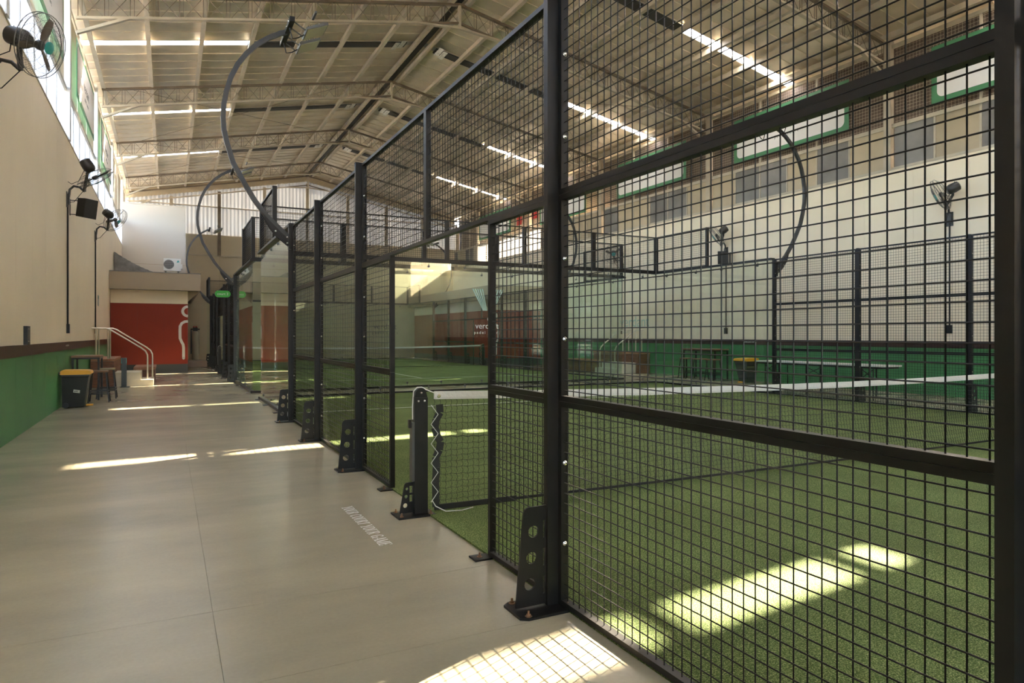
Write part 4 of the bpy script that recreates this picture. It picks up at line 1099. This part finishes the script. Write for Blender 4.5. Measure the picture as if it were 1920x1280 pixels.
def bin_(x, y, label, ang, marked=True):
    t = thing('pedal_bin', label, 'bin', (x, y, 0), ang); d, wd, h = .215, .205, .60
    m = MB(); rows = []
    for z, k in ((.015,.62),(.30,.82),(.55,1.0),(.575,1.06),(h,1.06)): rows.append((k*wd, k*d, z))
    for a, b, z in rows: m.v += [(-wd*1.0,-b,z),(a,-b,z),(a,b,z),(-wd*1.0,b,z)]
    for i in range(len(rows)-1):
        for k in range(4): m.f.append((4*i+k, 4*i+(k+1)%4, 4*i+4+(k+1)%4, 4*i+4+k))
    m.f += [(3,2,1,0), tuple(4*(len(rows)-1)+k for k in range(4))]
    body = m.build('body', binb, t, local=True)
    m = MB().prism([(-.225,0),(.235,0),(.25,.02),(.235,.06),(.19,.075),(-.19,.085),(-.225,.06)], (0, .235, h+.002), (1,0,0), (0,0,1), .47)
    m.build('lid', biny, t, local=True)
    MB().tube([(-.232,-.20,h+.03),(-.232,.20,h+.03)], .022, 10).build('hinge_bar', binb, t, local=True)
    MB().box(.155,.26,-.06,.06,.02,.045).build('pedal', biny, t, local=True)
    for y_ in (-.15,.15): MB().lathe([(.045,0),(.045,.03)], 14, (-.15,y_-.015,.046), (0,1,0)).build('wheel', black, t, local=True)
    if marked:
        s = MB().add([(-.05,0,-.018),(.05,0,-.035),(.055,0,.018),(-.045,0,.035)], [(0,1,2,3)]); lb = s.build('sticker', acw, t, local=True); lb.location = (.02,-.197,.30)
        m = MB(); 
        for k in range(3): m.box(-.035+.02*k, -.035+.02*k+.012, 0, .0005, -.012, .012)
        mk = m.build('sticker_print', ink, lb, local=True); mk.location = (0,-.002,0)
    return t
bin_(-1.49, 14.62, 'dark bin with a yellow lid against the green corridor wall', 0.0)
bin_(14.15, 13.55, 'dark bin with a yellow lid by the opposite green wall', PI)

# folding table in the opposite aisle
t = thing('folding_table', 'long narrow white topped folding table behind the opposite fence', 'table', (12.85, 10.1, 0))
B('table_top', acw, t, 12.55, 13.15, 8.5, 11.75, .68, .71); B('edge_frame', black, t, 12.57, 13.13, 8.55, 11.7, .64, .679)
for y in (8.75, 9.0, 9.95, 10.35, 11.25, 11.5):
    for x in (12.62, 13.08): MB().tube([(x, y, 0), (x, y, .64)], .014, 6).build('leg', black, t)
for (a, b) in ((8.75,9.0),(9.95,10.35),(11.25,11.5)):
    m = MB(); m.bar((12.62,a,.42),(12.62,b,.42),.016,.016); m.bar((12.62,a,.62),(12.62,b,.44),.014,.014); m.bar((12.62,b,.62),(12.62,a,.44),.014,.014); m.bar((12.62,a,.42),(13.08,a,.42),.016,.016); m.build('brace', black, t)

# ------------------------------------------------------------------ green court sign and floor lettering
t = thing('court_sign', 'green pill shaped court number sign projecting over the corridor', 'sign', (1.50, 22.3, 2.57))
MB().prism(rrect(.44, .205, .10, 8), (1.49, 22.28, 2.565), (1,0,0), (0,0,1), -.03).build('sign_board', signg, t)
text_mesh('lettering', 'court 2', .105, whitep, t, frame_mtx((1.49, 22.277, 2.565), (1,0,0), (0,0,1)), extrude=.001)
text_mesh('rear_lettering', 'court 2', .105, whitep, t, frame_mtx((1.49, 22.313, 2.565), (-1,0,0), (0,0,1)), extrude=.001)
B('bracket', black, t, 1.62, 1.72, 22.285, 22.305, 2.53, 2.60)

def glyphs():
    """condensed serif capitals as strokes (x0,y0,x1,y1,width), cell width, unit height"""
    T, t_ = .15, .055
    def ser(x, y, w_=.26): return (x-w_/2, y, x+w_/2, y, .05)
    G = {}
    G['Y'] = ([(.06,1,.33,.46,T),(.60,1,.36,.46,t_),(.345,.50,.345,0,T), ser(.345,.025,.34), ser(.08,.975,.3), ser(.58,.975,.26)], .66)
    def oval(cx=.33, rx=.24): return [(cx+rx*math.cos(2*PI*k/16), .5+.47*math.sin(2*PI*k/16), cx+rx*math.cos(2*PI*(k+1)/16), .5+.47*math.sin(2*PI*(k+1)/16), .06+.10*abs(math.cos(2*PI*(k+.5)/16))) for k in range(16)]
    G['O'] = (oval(), .68)
    G['C'] = ([s for s in oval() if not ((s[0]+s[2])/2 > .47 and abs((s[1]+s[3])/2-.5) < .28)] + [(.545,.98,.545,.70,.05)], .66)
    G['G'] = ([s for s in oval() if not ((s[0]+s[2])/2 > .47 and .0 < (s[1]+s[3])/2-.5 < .28)] + [(.54,.98,.54,.70,.05),(.53,.45,.53,.06,T), ser(.50,.45,.28)], .70)
    G['U'] = ([(.16,1,.16,.25,T),(.16,.27,.24,.06,.10),(.24,.05,.40,.03,.07),(.40,.03,.50,.25,.07),(.51,.25,.51,1,t_), ser(.16,.975,.30), ser(.51,.975,.24)], .68)
    G['R'] = ([(.17,0,.17,1,T), ser(.17,.025,.30),(.06,.975,.36,.975,.05),(.36,.97,.49,.88,.10),(.50,.88,.50,.66,.14),(.49,.66,.36,.53,.09),(.17,.53,.40,.53,.05),(.36,.52,.58,.02,T)], .66)
    G['T'] = ([(.30,0,.30,1,T), ser(.30,.025,.32),(.03,.975,.57,.975,.05),(.045,.98,.045,.74,.05),(.555,.98,.555,.74,.05)], .60)
    G['A'] = ([(.10,0,.34,1,t_),(.34,1,.58,0,T),(.18,.33,.47,.33,.05), ser(.10,.025,.24), ser(.57,.025,.28)], .68)
    G['M'] = ([(.10,0,.10,1,t_),(.10,1,.38,.05,T),(.38,.05,.66,1,t_),(.68,1,.68,0,T), ser(.10,.025,.22), ser(.68,.025,.28), ser(.08,.975,.24), ser(.70,.975,.24)], .84)
    G['E'] = ([(.17,0,.17,1,T),(.06,.025,.54,.025,.05),(.06,.975,.52,.975,.05),(.17,.52,.40,.52,.05),(.535,.02,.535,.28,.05),(.515,.98,.515,.76,.05),(.40,.64,.40,.40,.045)], .60)
    return G
t = thing('floor_lettering', 'white serif words painted on the floor before the net gate', 'lettering', (1.215, 4.65, 0))
G = glyphs(); txt = 'YOUR COURT YOUR GAME'; tot = sum(G[c][1] if c != ' ' else .34 for c in txt); sc = 1.06/tot; hgt = .085
u = 0.0
for ch in txt:
    if ch == ' ': u += .34; continue
    st_, adv = G[ch]; m = MB()
    for (a, b, c, d, w_) in st_:
        p = Vector((1.18 + b*hgt, 5.185 - (u+a)*sc, 0)); q = Vector((1.18 + d*hgt, 5.185 - (u+c)*sc, 0)); dr = (q-p)
        if dr.length < 1e-6: continue
        dr.normalize(); nn = Vector((-dr.y, dr.x, 0))*(w_*sc*.5)
        m.add([(*(p+nn).xy, .0012),(*(q+nn).xy, .0012),(*(q-nn).xy, .0012),(*(p-nn).xy, .0012)], [(3,2,1,0)])
    m.build('letter', whiteprint, t); u += adv
